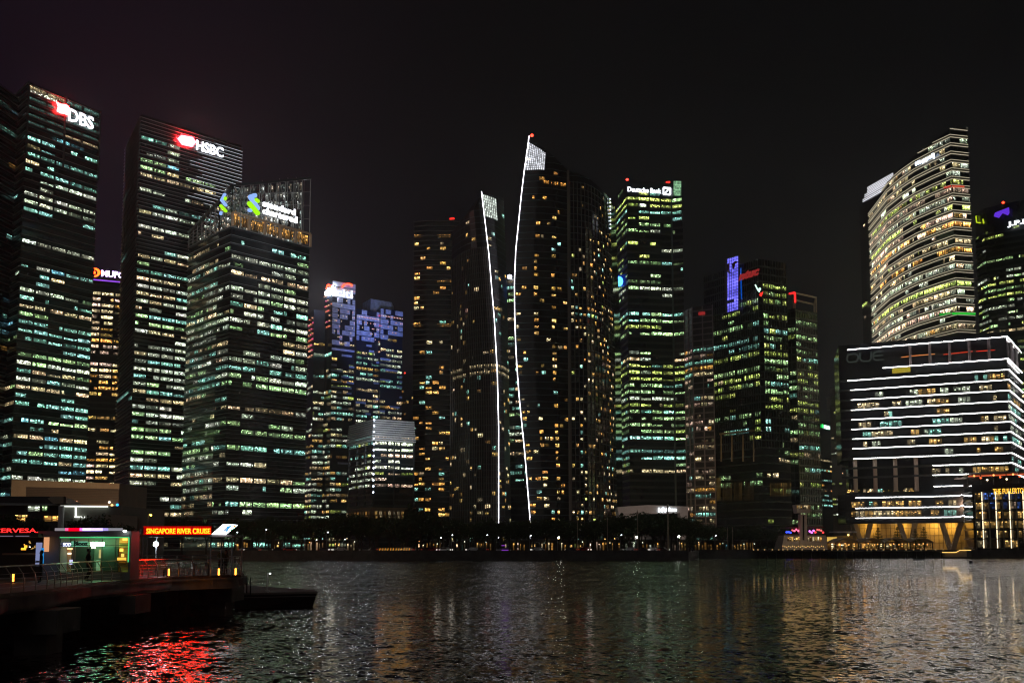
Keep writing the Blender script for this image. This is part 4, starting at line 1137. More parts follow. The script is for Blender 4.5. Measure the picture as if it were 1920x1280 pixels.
# ================================================================== hotel at the right edge
t = Tower('hotel', 'glass waterfront hotel at the right edge with golden name and vertical light lines', [(1806, 915), (1822, 909), (1990, 903)], 28.5, 3.72, seed=303, depth=25, body=G_BLACK)
f = t.fac[1]; sg = MB(t.org).build('sign', DARKM, t.root)
me = sign_text('THE FULLERTON BAY HOTEL', f, (1862, 926), (1975, 922), 916, emit('gold_sign', (1, .50, .05), 1.8), sg, t.org, off=.6, bold=0, depth=.25)
VL = emit('warm_led', (1, .80, .5), 2.0, False)
for k in range(7):
    A = f.pos(1842.5 + k * 25.8, 970, .9); mb = t.mb()
    for j in range(6): z0 = GZ + 1 + j * 3.72; mb.bar((A.x, A.y, z0), (A.x, A.y, z0 + 3.4), .28, .28)
    mb.build('light_strip', VL, t.root)
mb = t.mb()
for j in range(7): z = GZ + .7 + j * 3.72; bands(mb, t.plan, t.ztop, [z], .5, .5)
for k in range(15): A = f.pos(1829.5 + k * 12.9, 970, .35); mb.bar((A.x, A.y, GZ), (A.x, A.y, GZ + 23), .35, .5)
mb.build('frame', mat('black_frame', (.03, .03, .03), .4), t.root)
out = []; rng = random.Random(9)
for j in range(6):
    for k in range(14):
        c = rng.choice(('amber', 'amber', 'orange', 'warm', 'amber', None)) if j < 4 else rng.choice(('blue', 'blue', 'blue', 'peach', 'amber', 'amber'))
        if j < 1 and rng.random() < .5: c = None
        if not c: continue
        A = f.pos(1830.5 + k * 12.9, 970, .1); B = f.pos(1830.5 + k * 12.9 + rng.choice((7, 11, 11)), 970, .1); z = GZ + 1.4 + j * 3.72; L = (B - A).length; x = rng.randrange(500) * 1.5
        g = rng.uniform(.15, .7) * (.6 if c == 'blue' else 1)
        out.append((L, [(A.x, A.y, z), (B.x, B.y, z), (B.x, B.y, z + 2.5), (A.x, A.y, z + 2.5)], [(x, 0), (x + L, 0), (x + L, .5), (x, .5)], tuple(q * g for q in PAL[c])))
place_windows(out, t.root, t.org)
mb = t.mb(); zr = 28.5 + 4.2
a, b, c = [p + Vector((0, 2, 0)) for p in t.fp]
mb.prism([(a.x, a.y), (b.x, b.y), (c.x, c.y), (c.x, c.y + 12), (a.x, a.y + 12)], zr, zr + .5); mb.build('roof_canopy', mat('canopy', (.25, .18, .12), .6), t.root)
mb = t.mb()
for k in range(9): A = f.pos(1815 + k * 24, 905, -2); mb.bar((A.x, A.y, 28.5), (A.x, A.y, zr), .3)
mb.build('canopy_post', DARKM, t.root)
for k in range(15):
    A = f.pos(1827 + k * 12.2, 903 + (k % 2) * 4, -1.5); mb = t.mb(); A.z = zr - .5 - (k % 3) * .9
    mb.sphere(A, .42, 6, 4, col=((3, .9, .25), (2.5, .3, .08), (3, 2.4, 1.6))[k % 3]); mb.build('bar_lamp', LAMP, t.root)
mb = t.mb(); A, B = f.pos(1815, 900, -3), f.pos(1990, 900, -3)
mb.bar((A.x, A.y, zr - .5), (B.x, B.y, zr - .5), .5, .5, col=(.6, .1, .03)); mb.build('bar_glow', LAMP, t.root)

# ================================================================== customs building with its look-out tower
Y = 500; P = lambda u, v, y=Y: pt_y(u, v, y)
org = P(1508, 1030); org.z = GZ; root = empty('harbour_house', org, 'white harbour house with a slim look-out tower and bar lights', 'harbour building')
fc = Fac(P(1460, 1000), P(1560, 1000))
WS = mat('white_stucco', (.55, .48, .42), .8, noise=.12, nscale=.4)
mb = MB(org)
fc.poly(mb, [(1470, 1003), (1548, 1003), (1552, 1030), (1466, 1030)], 0, -14); mb.build('body', WS, root)
mb = MB(org); fc.poly(mb, [(1501, 963), (1513, 963), (1514, 1028), (1500, 1028)], 1.0, -4); mb.build('tower_shaft', WS, root)
mb = MB(org); fc.poly(mb, [(1492, 945.5), (1521, 945.5), (1519, 961), (1495, 961)], 2.5, -6.5); mb.build('look_out', WS, root)
mb = MB(org); fc.poly(mb, [(1505, 966), (1508, 966), (1508, 1012), (1505, 1012)], 1.1, .1); mb.build('stair_glazing', G_BLACK, root)
rng = random.Random(44)
def litrow(u0, u1, v0, v1, off, n, pal, g, nm='window', par=None, fill=.8, f=fc):
    g *= .5
    for k in range(n):
        a, b = u0 + (u1 - u0) * k / n, u0 + (u1 - u0) * (k + fill) / n
        mb = MB(org); gg = g * rng.uniform(.3, 1.4); x = rng.randrange(300) * 1.5
        mb.face([f.pos(a, v1, off), f.pos(b, v1, off), f.pos(b, v0, off), f.pos(a, v0, off)], [(x, 0), (x + 1.5, 0), (x + 1.5, 1), (x, 1)], tuple(q * gg for q in PAL[rng.choice(pal)])); mb.build(nm, WIN, par or root)
litrow(1494, 1519, 947, 954, 2.7, 7, ('amber', 'warm'), 1.3)
litrow(1476, 1500, 1006, 1014, .1, 6, ('amber', 'warm', 'orange'), 1.6); litrow(1514, 1541, 1006, 1014, .1, 6, ('amber', 'orange', 'warm'), 1.3)
mb = MB(org); fc.poly(mb, [(1470, 1000), (1548, 1000), (1548, 1003), (1470, 1003)], -.5, -12); fc.poly(mb, [(1472, 988), (1546, 987), (1546, 989), (1472, 990)], -2, -10); mb.build('terrace_roof', mat('dark_roof', (.10, .04, .04), .6), root)
for k in range(20):
    u = 1475 + k * 3.6; v = 998 - rng.random() * 6
    if 1499 < u < 1515: continue
    c = (.1, .2, 3) if u < 1484 else ((2.6, .5, 3) if 1513 < u < 1527 else rng.choice(((2, .1, .1), (2.4, .3, .6), (1.2, .2, .2))))
    mb = MB(org); mb.sphere(fc.pos(u, v, -1), .42, 6, 4, col=c); mb.build('bar_lamp', LAMP, root)
for k in range(22):
    mb = MB(org); mb.sphere(fc.pos(1468 + k * 3.6, 1023 + (k * 7 % 5) * .6, 3), .19, 6, 4, col=(1.4, .75 + .2 * (k % 2), .25)); mb.build('string_lamp', LAMP, root)

# ================================================================== waterfront restaurants with vaulted canopies
Y = 496
fr = Fac(pt_y(1500, 1000, Y), pt_y(1800, 1000, Y))
RG = 'waterfront restaurants under vaulted canopies'
labs = ['restaurant with vaulted canopy next to the harbour house', 'restaurant with vaulted canopy, second from the harbour house', 'restaurant with vaulted canopy in front of the slanted columns on the left', 'restaurant with vaulted canopy below the dark pines']
for i in range(4):
    u0 = 1560 + i * 46; u1 = u0 + 44
    a, b = fr.pos(u0, 1030), fr.pos(u1, 1030); org = (a + b) / 2; org.z = GZ
    root = empty('restaurant', org, labs[i], 'restaurant', RG)
    mb = MB(org); N = 10
    for k in range(N):
        s0, s1 = k / N, (k + 1) / N
        A, B = a.lerp(b, s0), a.lerp(b, s1); z0, z1 = 5.6 + 1.6 * math.sin(math.pi * s0), 5.6 + 1.6 * math.sin(math.pi * s1)
        q = [(A.x, A.y - 6, z0), (B.x, B.y - 6, z1), (B.x, B.y + 8, z1), (A.x, A.y + 8, z0)]
        mb.hexa([Vector(p) for p in q] + [Vector((p[0], p[1], p[2] + .3)) for p in q])
    mb.build('canopy', mat('canvas', (.36, .30, .22), .8), root)
    for s in (.02, .98):
        mb = MB(org); A = a.lerp(b, s); mb.box((A.x, A.y - 5, 4.1), (.35, .35, 3.0)); mb.build('post', DARKM, root)
    mb = MB(org); mb.box((org.x, org.y + 7, GZ + 1.7), ((b - a).length, .3, 3.4)); mb.build('back_wall', mat('terracotta', (.45, .20, .10), .8), root)
    for k in range(7):
        A = a.lerp(b, (k + .5) / 7); g = rng.uniform(.2, 1.0); x = rng.randrange(200) * 1.5; mb = MB(org)
        mb.face([(A.x - .6, A.y + 6.7, GZ + .8), (A.x + .5, A.y + 6.7, GZ + .8), (A.x + .5, A.y + 6.7, GZ + 2.8), (A.x - .6, A.y + 6.7, GZ + 2.8)], [(x, 0), (x + 1.2, 0), (x + 1.2, 1), (x, 1)], tuple(q * g for q in PAL[rng.choice(('orange', 'amber', 'warm'))])); mb.build('window', WIN, root)
    for k in range(5):
        A = a.lerp(b, (k + .5) / 5); mb = MB(org); mb.sphere((A.x, A.y - 3 + rng.random() * 3, 4.9 + rng.random() * .5), .3, 6, 4, col=(3, 1.4, .35)); mb.build('hanging_lamp', attr_emit('restaurant_lamp', .4, True) if 'rl' not in globals() else rl, root)
        rl = bpy.data.materials['restaurant_lamp']
# small pavilion left of the block: flat white roof
Y = 512; a, b = pt_y(1567, 1008, Y), pt_y(1604, 1008, Y); org = (a + b) / 2; org.z = GZ
root = empty('pavilion', org, 'small flat roofed pavilion glowing yellow beside the slanted columns', 'pavilion')
mb = MB(org); mb.box((org.x, org.y + 4, a.z + 2.4), (9, 9, .5)); mb.build('roof', WHITEP, root)
mb = MB(org); mb.box((org.x, org.y + 5, (a.z + GZ) / 2), (7, 6, a.z - GZ + 2)); mb.build('wall', YW, root)
mb = MB(org); mb.sphere((org.x + 1, org.y - .5, a.z + 1.2), .4, col=(9, 6, 1.6)); mb.build('lamp', rl, root)
# lit yellow box
a = pt_y(1548, 1005, Y); b = pt_y(1567, 1005, Y); org = (a + b) / 2; org.z = GZ
root = empty('kiosk', org, 'yellow lit box shaped kiosk right of the harbour house', 'kiosk')
mb = MB(org); mb.box((org.x, org.y, (GZ + a.z) / 2), ((b - a).x, 4, a.z - GZ)); mb.build('body', YW, root)
for k in range(5):
    A = a.lerp(b, (k + .1) / 5); B = a.lerp(b, (k + .9) / 5); mb = MB(org)
    mb.face([(A.x, A.y - 2.1, GZ + 1.5), (B.x, B.y - 2.1, GZ + 1.5), (B.x, B.y - 2.1, a.z - .3), (A.x, A.y - 2.1, a.z - .3)], None, (.8, .5, .1)); mb.build('window', LAMP, root)
# jetty with lit steps
a, b = pt_h(1410, 1040, 1.8), pt_h(1768, 1040, 1.8)
org = Vector(((a.x + b.x) / 2, 471, 0)); root = empty('boardwalk', org, 'dark boardwalk on piles in front of the restaurants', 'boardwalk')
x0, x1 = pt_y(1415, 1030, 470).x, pt_y(1768, 1030, 470).x
mb = MB(org); mb.box(((x0 + x1) / 2, 471, 2.35), (x1 - x0, 8, .35)); mb.build('deck', mat('dark_timber', (.05, .04, .03), .8), root)
for k in range(22):
    mb = MB(org); x = x0 + 1 + (x1 - x0 - 2) * k / 21; mb.tube([(x, 468.5, -1), (x, 468.5, 2.2)], .3, 8); mb.build('pile', DARKM, root)
st = pt_y(1772, 1036, 466); en = pt_y(1812, 1030, 466)
org = Vector((st.x + 4, 468, 0)); root = empty('stair', org, 'stepped landing outlined by a golden light beside the boardwalk', 'stairs')
mb = MB(org)
for k in range(5): x = st.x + k * 1.6; mb.box((x + .8, 469, 1.2 + .12 * k), (1.55, 5, 1.4 + .24 * k))
mb.build('steps', BEIGE, root)
mb = MB(org); z = 2.15; mb.bar((st.x - 1, 466.2, z), (st.x + 4, 466.2, z), .22); mb.bar((st.x + 4, 466.2, z), (st.x + 5.5, 466.2, z + .8), .22); mb.bar((st.x + 5.5, 466.2, z + .8), (st.x + 9.5, 466.2, z + .8), .22)
mb.build('light_strip', emit('gold_strip', (1, .62, .16), 1.6), root)
# low bollard lamps on the quay edge
def bollard():
    r = empty('bollard_lamp', (0, 0, 0), 'x', 'bollard lamp', 'low warm lamps along the boardwalk edge')
    mb = MB(); mb.tube([(0, 0, 0), (0, 0, .45)], .09, 6); mb.build('post', DARKM, r)
    mb = MB(); mb.sphere((0, 0, .58), .24, 8, 6, col=(1.3, .8, .3)); mb.build('globe', rl, r); return r
b0 = bollard(); n = 0
for k in range(33):
    if k in (9, 18, 25, 30): continue
    u = 1413 + k * 11.1 + (3 * math.sin(k * 5)); x = pt_y(u, 1030, 468).x
    lab = 'low warm globe lamp on the boardwalk edge'
    if n == 0: b0.location = (x, 468, 2.53); b0['label'] = lab
    else: copy_tree(b0, (x, 468, 2.53), lab)
    n += 1

# ================================================================== trees
LEAF = mat('dark_foliage', (.06, .09, .03), .8, noise=.4, nscale=.8); BARK = mat('bark', (.07, .055, .04), .9, noise=.3, nscale=2)
def tree_proto(seed, h, r, kind='broad'):
    rg = random.Random(seed); o = empty('tree', (0, 0, 0), 'x', 'tree')
    mb = MB(); top = h * (.95 if kind == 'pine' else .55)
    mb.tube([(0, 0, -.1), (.1, 0, h * .25), (0, .1, top)], [.32, .24, .08], 7)
    cl = []
    if kind == 'broad':
        for k in range(7):
            a = k * 2.4 + rg.random(); rr = r * rg.uniform(.4, .75); z = h * rg.uniform(.5, .88)
            e = Vector((math.cos(a) * rr, math.sin(a) * rr, z)); mb.tube([(0, 0, h * rg.uniform(.25, .45)), e * .5 + Vector((0, 0, h * .22)), e], [.14, .09, .04], 5)
            cl.append((e, r * rg.uniform(.38, .55)))
        cl.append((Vector((0, 0, h * .9)), r * .45)); cl.append((Vector((0, 0, h * .7)), r * .6))
        n = 1500
    elif kind == 'cone':
        for k in range(12): z = h * (.2 + .8 * k / 12); cl.append((Vector((rg.uniform(-.3, .3), rg.uniform(-.3, .3), z)), r * (1.05 - k / 12) + .25))
        n = 1300
    else: n = 0
    tr = mb.build('trunk', BARK, o)
    mb = MB()
    if kind == 'pine':                      # tiers of level, drooping sprays with gaps between
        for k in range(13):
            z = h * (.18 + .8 * k / 13); L = r * (1 - k / 13.5) * rg.uniform(.8, 1.1)
            for j in range(7):
                a = j * .9 + k * 1.7 + rg.random() * .4; d = Vector((math.cos(a), math.sin(a), 0)); n_ = Vector((-d.y, d.x, 0))
                for s in range(9):
                    q = d * (L * (s + 1) / 9) + Vector((0, 0, z - .12 * L * (s / 9) + rg.uniform(-.1, .1))); w = .34 * rg.uniform(.6, 1.3)
                    mb.face([q - n_ * w - Vector((0, 0, .12)), q + d * .3, q + n_ * w + Vector((0, 0, .05)), q - d * .2 + Vector((0, 0, .22))])
    for _ in range(n):
        c, cr = rg.choice(cl)
        v = Vector((rg.gauss(0, 1), rg.gauss(0, 1), rg.gauss(0, .75))).normalized() * cr * rg.random() ** .4
        p = c + v; s = rg.uniform(.18, .42); a = Vector((rg.uniform(-1, 1), rg.uniform(-1, 1), rg.uniform(-1, 1))).normalized(); b = a.cross(Vector((rg.uniform(-1, 1), rg.uniform(-1, 1), rg.uniform(-1, 1)))).normalized()
        mb.face([p - a * s, p - b * s * .6, p + a * s, p + b * s * .6])
    mb.build('crown', LEAF, o); return o
protos = [tree_proto(1, 11, 4.6), tree_proto(2, 12, 5.2), tree_proto(3, 10, 4.4), tree_proto(4, 12.5, 4.8)]
cone = tree_proto(6, 15, 2.6, 'cone'); pine = tree_proto(7, 10.5, 3.8, 'pine')
rng = random.Random(66); used = set()
behind = [(340, 'louvred tower with the hexagon sign'), (590, 'tower with the lattice crown'), (660, 'blue panelled tower'), (780, 'low bright block'), (850, 'balconied apartment tower'), (960, 'shorter sail shaped tower'), (1155, 'taller sail shaped tower'), (1290, 'pale portal building'), (1335, 'grey gridded tower'), (1480, 'black tower with the violet shaft'), (1600, 'harbour house and the white striped block')]
def plant(pr, x, y, s, lab, grp, rz):
    if id(pr) in used: o = copy_tree(pr, (x, y, GZ - .05), lab, rz, s)
    else: used.add(id(pr)); o = pr; o.location = (x, y, GZ - .05); o['label'] = lab; o.rotation_euler = (0, 0, rz); o.scale = (s, s, s)
    o['group'] = grp; return o
topv = [(430, 974), (560, 972), (640, 966), (760, 968), (775, 955), (800, 965), (850, 976), (930, 975), (1000, 972), (1060, 974), (1110, 976), (1160, 968), (1200, 964), (1290, 968), (1340, 984), (1480, 988), (1560, 994)]
for row, (yy, st) in enumerate(((431, 30), (446, 32), (462, 34))):
    u = 432 + row * 11
    while u < (1500 if row else 1440):
        y = yy + rng.uniform(-3, 3)
        if u > 1285: y += 66
        h = (1022 - (interp(topv, u) + rng.uniform(-2, 9))) / F * y + 2.1
        j = rng.randrange(4); pr = protos[j]; s = h / (11, 12, 10, 12.5)[j]
        x = (u - 960) / F * y; bl = next(b for a, b in behind if u < a + .1)
        plant(pr, x, y, s, 'dark shoreline tree below the ' + bl, 'broad trees along the quay', rng.random() * 6)
        u += rng.uniform(st * .65, st * 1.1)
for u, v in ((1166, 957), (1180, 968), (1291, 968), (1297, 976), (770, 938), (778, 948), (762, 950)):
    y = 438 + rng.random() * 6; h = (1022 - v) / F * y + 2.1; plant(cone, (u - 960) / F * y, y, h / 15.6, 'dark narrow cone shaped tree rising above the ' + ('pale portal building' if u > 900 else 'quay near the low bright block'), 'cone shaped trees on the quay', u)
for i, (u, v) in enumerate(((1643, 987), (1679, 986), (1728, 986), (1712, 990))):
    y = 500; h = (1022 - v) / F * y + 2.1; plant(pine, (u - 960) / F * y, y, h / 10.3, ('tiered pine under the striped block, left of the others', 'tiered pine between two pairs of slanted columns', 'tallest tiered pine beside the glowing lobby wall', 'smaller tiered pine touching the tallest one')[i], 'pines under the striped block', u)
for i, (u, v, y, s) in enumerate(((165, 972, 140, 1), (195, 968, 145, 1.1), (18, 965, 150, 1.1), (65, 972, 160, 1), (233, 985, 150, .8), (345, 968, 300, 1), (300, 972, 280, 1), (390, 975, 320, 1))):
    h = (1022 - v) / F * y + 2.1; pr = protos[i % 4]; hh = (11, 12, 10, 12.5)[i % 4]
    plant(pr, (u - 960) / F * y, y, h / hh, ('dark tree behind the left part of the ticket kiosk roof', 'dark tree behind the middle of the ticket kiosk roof', 'dark tree behind the red lit pavilion sign', 'dark tree between pavilion and kiosk roofs', 'small dark tree behind the right end of the kiosk roof', 'dark tree behind the red river cruise sign, middle', 'dark tree behind the red river cruise sign, near the kiosk', 'dark tree behind the right end of the red sign')[i], 'trees behind the pier', i)

# ================================================================== promenade: shops, lamps, cars
rng = random.Random(12)
shops = [(446, 470, 'orange', 'white'), (515, 527, 'amber', 'amber'), (577, 612, 'orange', 'peach'), (652, 668, 'warm', 'amber'), (800, 830, 'orange', 'amber'), (866, 874, 'cool', 'warm'), (893, 928, 'orange', 'amber'), (961, 994, 'orange', 'peach'), (1014, 1062, 'warm', 'orange'), (1068, 1098, 'amber', 'lime'), (1104, 1152, 'peach', 'orange'), (1158, 1190, 'orange', 'white'), (1196, 1240, 'orange', 'white'), (1244, 1286, 'amber', 'peach'), (1300, 1335, 'orange', 'amber'), (1340, 1362, 'orange', 'teal'), (1368, 1412, 'amber', 'orange')]
names = ['tower with the lattice crown, left end', 'tower with the lattice crown, middle', 'tower with the lattice crown, right end', 'blue panelled tower', 'balconied apartment tower', 'shorter sail tower, left corner', 'shorter sail tower, beside its light line', 'gap between the two sail towers', 'taller sail tower, left half', 'taller sail tower, middle', 'taller sail tower, right half', 'left leg of the pale portal', 'company name on the pale portal', 'right leg of the pale portal', 'grey gridded tower', 'black tower with the violet shaft, left part', 'black tower with the violet shaft, right part']
for (u0, u1, c1, c2), nm in zip(shops, names):
    y = 478 if u0 < 1290 else 520
    x0, x1 = (u0 - 960) / F * y, (u1 - 960) / F * y; org = Vector(((x0 + x1) / 2, y, GZ))
    root = empty('promenade_shop', org, 'lit arcade near the ' + nm, 'shop', 'lit arcades along the promenade')
    mb = MB(org); mb.box((org.x, y + 3, GZ + 2), (x1 - x0 + 1, 5.6, 4)); mb.build('wall', mat('dark_render', (.12, .10, .08), .8), root)
    mb = MB(org); mb.box((org.x, y + 1.8, GZ + 4.15), (x1 - x0 + 2, 9, .3)); mb.build('roof', GREYP, root)
    n = max(2, round((x1 - x0) / 1.25))
    for k in range(n):
        if rng.random() < .15: continue
        a = x0 + (x1 - x0) * (k + .1) / n; b = x0 + (x1 - x0) * (k + .1 + rng.uniform(.35, .75)) / n; g = rng.uniform(.12, .8) * (1.2 if 950 < u0 < 1160 else (.6 if u0 < 1290 else .35)); mb = MB(org); x = rng.randrange(300) * 1.5
        h = rng.uniform(2, 3.4)
        mb.face([(a, y + .1, GZ + .3), (b, y + .1, GZ + .3), (b, y + .1, GZ + h), (a, y + .1, GZ + h)], [(x, 0), (x + 1.2, 0), (x + 1.2, .6), (x, .6)], tuple(q * g for q in PAL[rng.choice((c1, c1, c2))])); mb.build('window', WIN, root)
    for k in range(max(1, n // 4)):
        mb = MB(org); mb.sphere((rng.uniform(x0, x1), y - .8, GZ + rng.uniform(2.4, 3.5)), .2, 6, 4, col=tuple(q * 4 for q in PAL[rng.choice((c1, 'white', 'warm'))])); mb.build('lamp', rl, root)
def street_lamp(h, col, s, nm='street_lamp'):
    r = empty(nm, (0, 0, 0), 'x', 'street lamp')
    mb = MB(); mb.tube([(0, 0, 0), (0, 0, h - .2)], [.11, .06], 8); mb.build('pole', GREYP, r)
    mb = MB(); mb.tube([(0, 0, h - .2), (.25, -.1, h)], .05, 6); mb.box((.35, -.12, h + .12), (.7, .3, .08)); mb.build('arm', GREYP, r)
    mb = MB(); mb.sphere((.4, -.15, h), s, 10, 8, col=col); mb.build('lamp_head', rl, r); return r
L1 = street_lamp(6.0, (150, 165, 150), .30); L2 = street_lamp(7.5, (20, 22, 24), .19)
spots = [(1047, 1008, 410, L1, 'bright white street lamp below the taller sail tower'), (1193, 1007, 409, L1, 'bright white street lamp below the pale portal, at its left leg'), (1271, 1006, 409, L1, 'bright white street lamp below the pale portal, at its right leg'),
         (502, 993, 426, L2, 'small white street lamp above the lit arcades, nearest the pier'), (596, 1012, 410, L2, 'small white street lamp below the crowned tower right edge'), (617, 998, 428, L2, 'high small street lamp below the blue panelled tower'), (649, 1011, 411, L2, 'small street lamp left of the low bright block'), (828, 1008, 411, L2, 'small street lamp below the balconied tower'), (849, 1003, 428, L2, 'small street lamp between balconied tower and short sail'), (914, 1003, 412, L2, 'small street lamp left of the short sail light line'), (995, 1004, 412, L2, 'small street lamp at the foot of the tall sail light line'), (1164, 1003, 428, L2, 'small street lamp among the trees left of the portal'), (448, 998, 410, L2, 'small street lamp just right of the slanted lit panel'), (1340, 1004, 486, L2, 'small street lamp below the gridded tower')]
seen = set()
for u, v, y, pr, lab in spots:
    x = (u - 960) / F * y - .4; z = CZ + (1022 - v) / F * y; h0 = 6.0 if pr is L1 else 7.5; s = (z - GZ) / h0
    if id(pr) in seen: o = copy_tree(pr, (x, y, GZ), lab, 0, (1, 1, s))
    else: seen.add(id(pr)); o = pr; o.location = (x, y, GZ); o['label'] = lab; o.scale = (1, 1, s)
    o['group'] = 'street lamps along the quay'
for i, (u, v, w) in enumerate(((1082, 972, .10), (1138, 972, .11), (1194.5, 958, .09), (1251, 948, .22), (1362, 990, .1), (1371, 990, .1))):
    y = 406 if i < 4 else 480; z = CZ + (1022 - v) / F * y; x = (u - 960) / F * y
    o = empty('flag_pole', (x, y, GZ), ('bare flag pole below the taller sail tower, left one', 'bare flag pole below the taller sail tower, right one', 'bare flag pole behind the street lamp at the portal', 'thick pale mast in front of the pale portal', 'bare mooring mast, left one by the black tower foot', 'bare mooring mast, right one by the black tower foot')[i], 'flag pole', 'bare poles on the quay')
    mb = MB(); mb.tube([(0, 0, 0), (0, 0, z - GZ)], [w * 1.6, w], 8); mb.build('pole', mat('pale_pole', (.45, .36, .26), .5), o)
    mb = MB(); mb.sphere((0, 0, z - GZ + .1), w * 1.5, 8, 6); mb.build('finial', STEEL, o)
# railing lights
g0 = None
for k in range(12):
    u = 714 + k * 5; y = 404; x = (u - 960) / F * y
    if g0 is None:
        g0 = empty('light_post', (x, y, GZ + .4), 'short slanted amber light post on the quay railing', 'light post', 'slanted amber light posts'); mb = MB(); mb.bar((-.1, 0, 0), (.1, 0, .8), .16, .16); mb.build('light_bar', emit('amber_bar', (1, .45, .06), 1.0, False), g0)
        mb = MB(); mb.box((0, 0, -.02), (.4, .2, .06)); mb.build('foot', DARKM, g0)
    else: copy_tree(g0, (x, y, GZ + .4))
# cars
def car(col):
    o = empty('parked_car', (0, 0, 0), 'x', 'car'); m = mat('car_paint_%d' % int(col[0] * 100), col, .3, spec=.6)
    mb = MB(); prof = [(-2.2, .25), (2.2, .25), (2.25, .75), (1.3, .9), (.7, 1.42), (-1.1, 1.42), (-1.7, .95), (-2.25, .88)]
    A = [Vector((x, -.85, z)) for x, z in prof]; B = [Vector((x, .85, z)) for x, z in prof]
    mb.face(A); mb.face(B[::-1])
    for i in range(8): mb.face([A[i], A[(i + 1) % 8], B[(i + 1) % 8], B[i]])
    mb.build('body', m, o)
    mb = MB(); mb.face([(-1.4, -.87, .97), (1.1, -.87, .97), (.62, -.87, 1.36), (-1.05, -.87, 1.36)]); mb.build('side_window', G_BLACK, o)
    for x in (-1.4, 1.4):
        for y in (-.8, .8):
            mb = MB(); mb.tube([(x, y - .1, .33), (x, y + .1, .33)], .33, 12); mb.build('wheel', DARKM, o)
    for y in (-.6, .6):
        mb = MB(); mb.box((2.27, y, .68), (.08, .42, .22), col=(5, 4.6, 4)); mb.build('headlight', rl, o)
        mb = MB(); mb.box((-2.27, y, .75), (.08, .4, .2), col=(1.0, .05, .02)); mb.build('tail_light', rl, o)
    return o
cc = [car((.6, .6, .62)), car((.04, .04, .05)), car((.35, .03, .03))]
cpos = [(464, 0, 'white'), (474, 1, ''), (483, 0, ''), (527, 1, ''), (545, 2, ''), (613, 1, ''), (640, 0, ''), (705, 1, ''), (765, 0, ''), (804, 1, ''), (815, 2, ''), (836, 0, ''), (887, 0, ''), (903, 1, ''), (1008, 0, ''), (1072, 1, ''), (1096, 2, ''), (1180, 0, ''), (1203, 1, ''), (1222, 0, ''), (1240, 1, '')]
colw = ['silver car', 'black car', 'dark red car']
near = [(470, 'below the crowned tower, first right of the pier'), (478, 'second right of the pier'), (500, 'third right of the pier'), (530, 'under the crowned tower middle'), (560, 'under the crowned tower right half'), (620, 'right of the small street lamp at the crowned tower'), (650, 'below the blue panelled tower'), (710, 'left of the slanted amber posts'), (770, 'right end of the slanted amber posts'), (808, 'below the balconied tower left side'), (820, 'below the balconied tower middle'), (840, 'below the balconied tower right side'), (890, 'below the short sail tower left side'), (910, 'near the short sail light line'), (1010, 'right of the tall sail light line'), (1080, 'by the first flag pole'), (1100, 'between the two flag poles'), (1185, 'left of the portal street lamp'), (1210, 'right of the portal street lamp'), (1230, 'in the middle below the portal'), (1250, 'left of the thick pale mast')]
us_ = set()
for (u, j, _), (_, nm) in zip(cpos, near):
    y = 416.5 if rng.random() < .5 else 421.5; x = (u - 960) / F * y; rz = rng.choice((0, math.pi)) + rng.choice((-.9, -.5, .3, -.7)) * (1)
    lab = colw[j] + ' on the quay road, ' + nm; pr = cc[j]
    if j in us_: o = copy_tree(pr, (x, y, GZ + .01), lab, rz)
    else: us_.add(j); o = pr; o.location = (x, y, GZ + .01); o.rotation_euler = (0, 0, rz); o['label'] = lab
    o['group'] = 'cars on the quay road'
# purple lit cart
x = (947 - 960) / F * 408; o = empty('drinks_cart', (x, 408, GZ), 'small cart glowing purple at the foot of the light line', 'cart')
mb = MB(); mb.box((0, 0, .75), (2.2, 1.0, .9)); mb.build('body', mat('cart_paint', (.3, .2, .4), .5), o)
mb = MB(); mb.box((0, 0, 2.1), (2.5, 1.3, .12)); mb.build('canopy', WHITEP, o)
for sx in (-1, 1): mb = MB(); mb.bar((sx, 0, 1.2), (sx, 0, 2.05), .06); mb.build('post', DARKM, o); mb = MB(); mb.tube([(sx * .7, -.55, .3), (sx * .7, -.45, .3)], .3, 12); mb.build('wheel', DARKM, o)
mb = MB(); mb.bar((-1.1, -.55, .45), (1.1, -.55, .45), .25, col=(.9, .14, 1.8)); mb.bar((-1.1, -.6, 2.0), (.2, -.6, 2.0), .15, col=(1, .15, 2)); mb.build('light_strip', rl, o)
# buoys
for i, (u, v, l) in enumerate(((1722, 1048, 'dark floating buoy near the boardwalk end'), (1821, 1054, 'dark floating buoy with thin pole near the hotel'))):
    p = pt_h(u, v + 1, 0); o = empty('buoy', p, l, 'buoy'); mb = MB(); mb.tube([(-1.6, 0, .1), (1.6, 0, .1)] if i == 0 else [(0, 0, -.2), (0, 0, .6)], .3 if i == 0 else .5, 10); mb.build('float', DARKM, o)
    mb = MB(); mb.bar((.3, 0, .3), (.3, 0, .9 if i == 0 else 3.2), .08); mb.build('pole', DARKM, o)

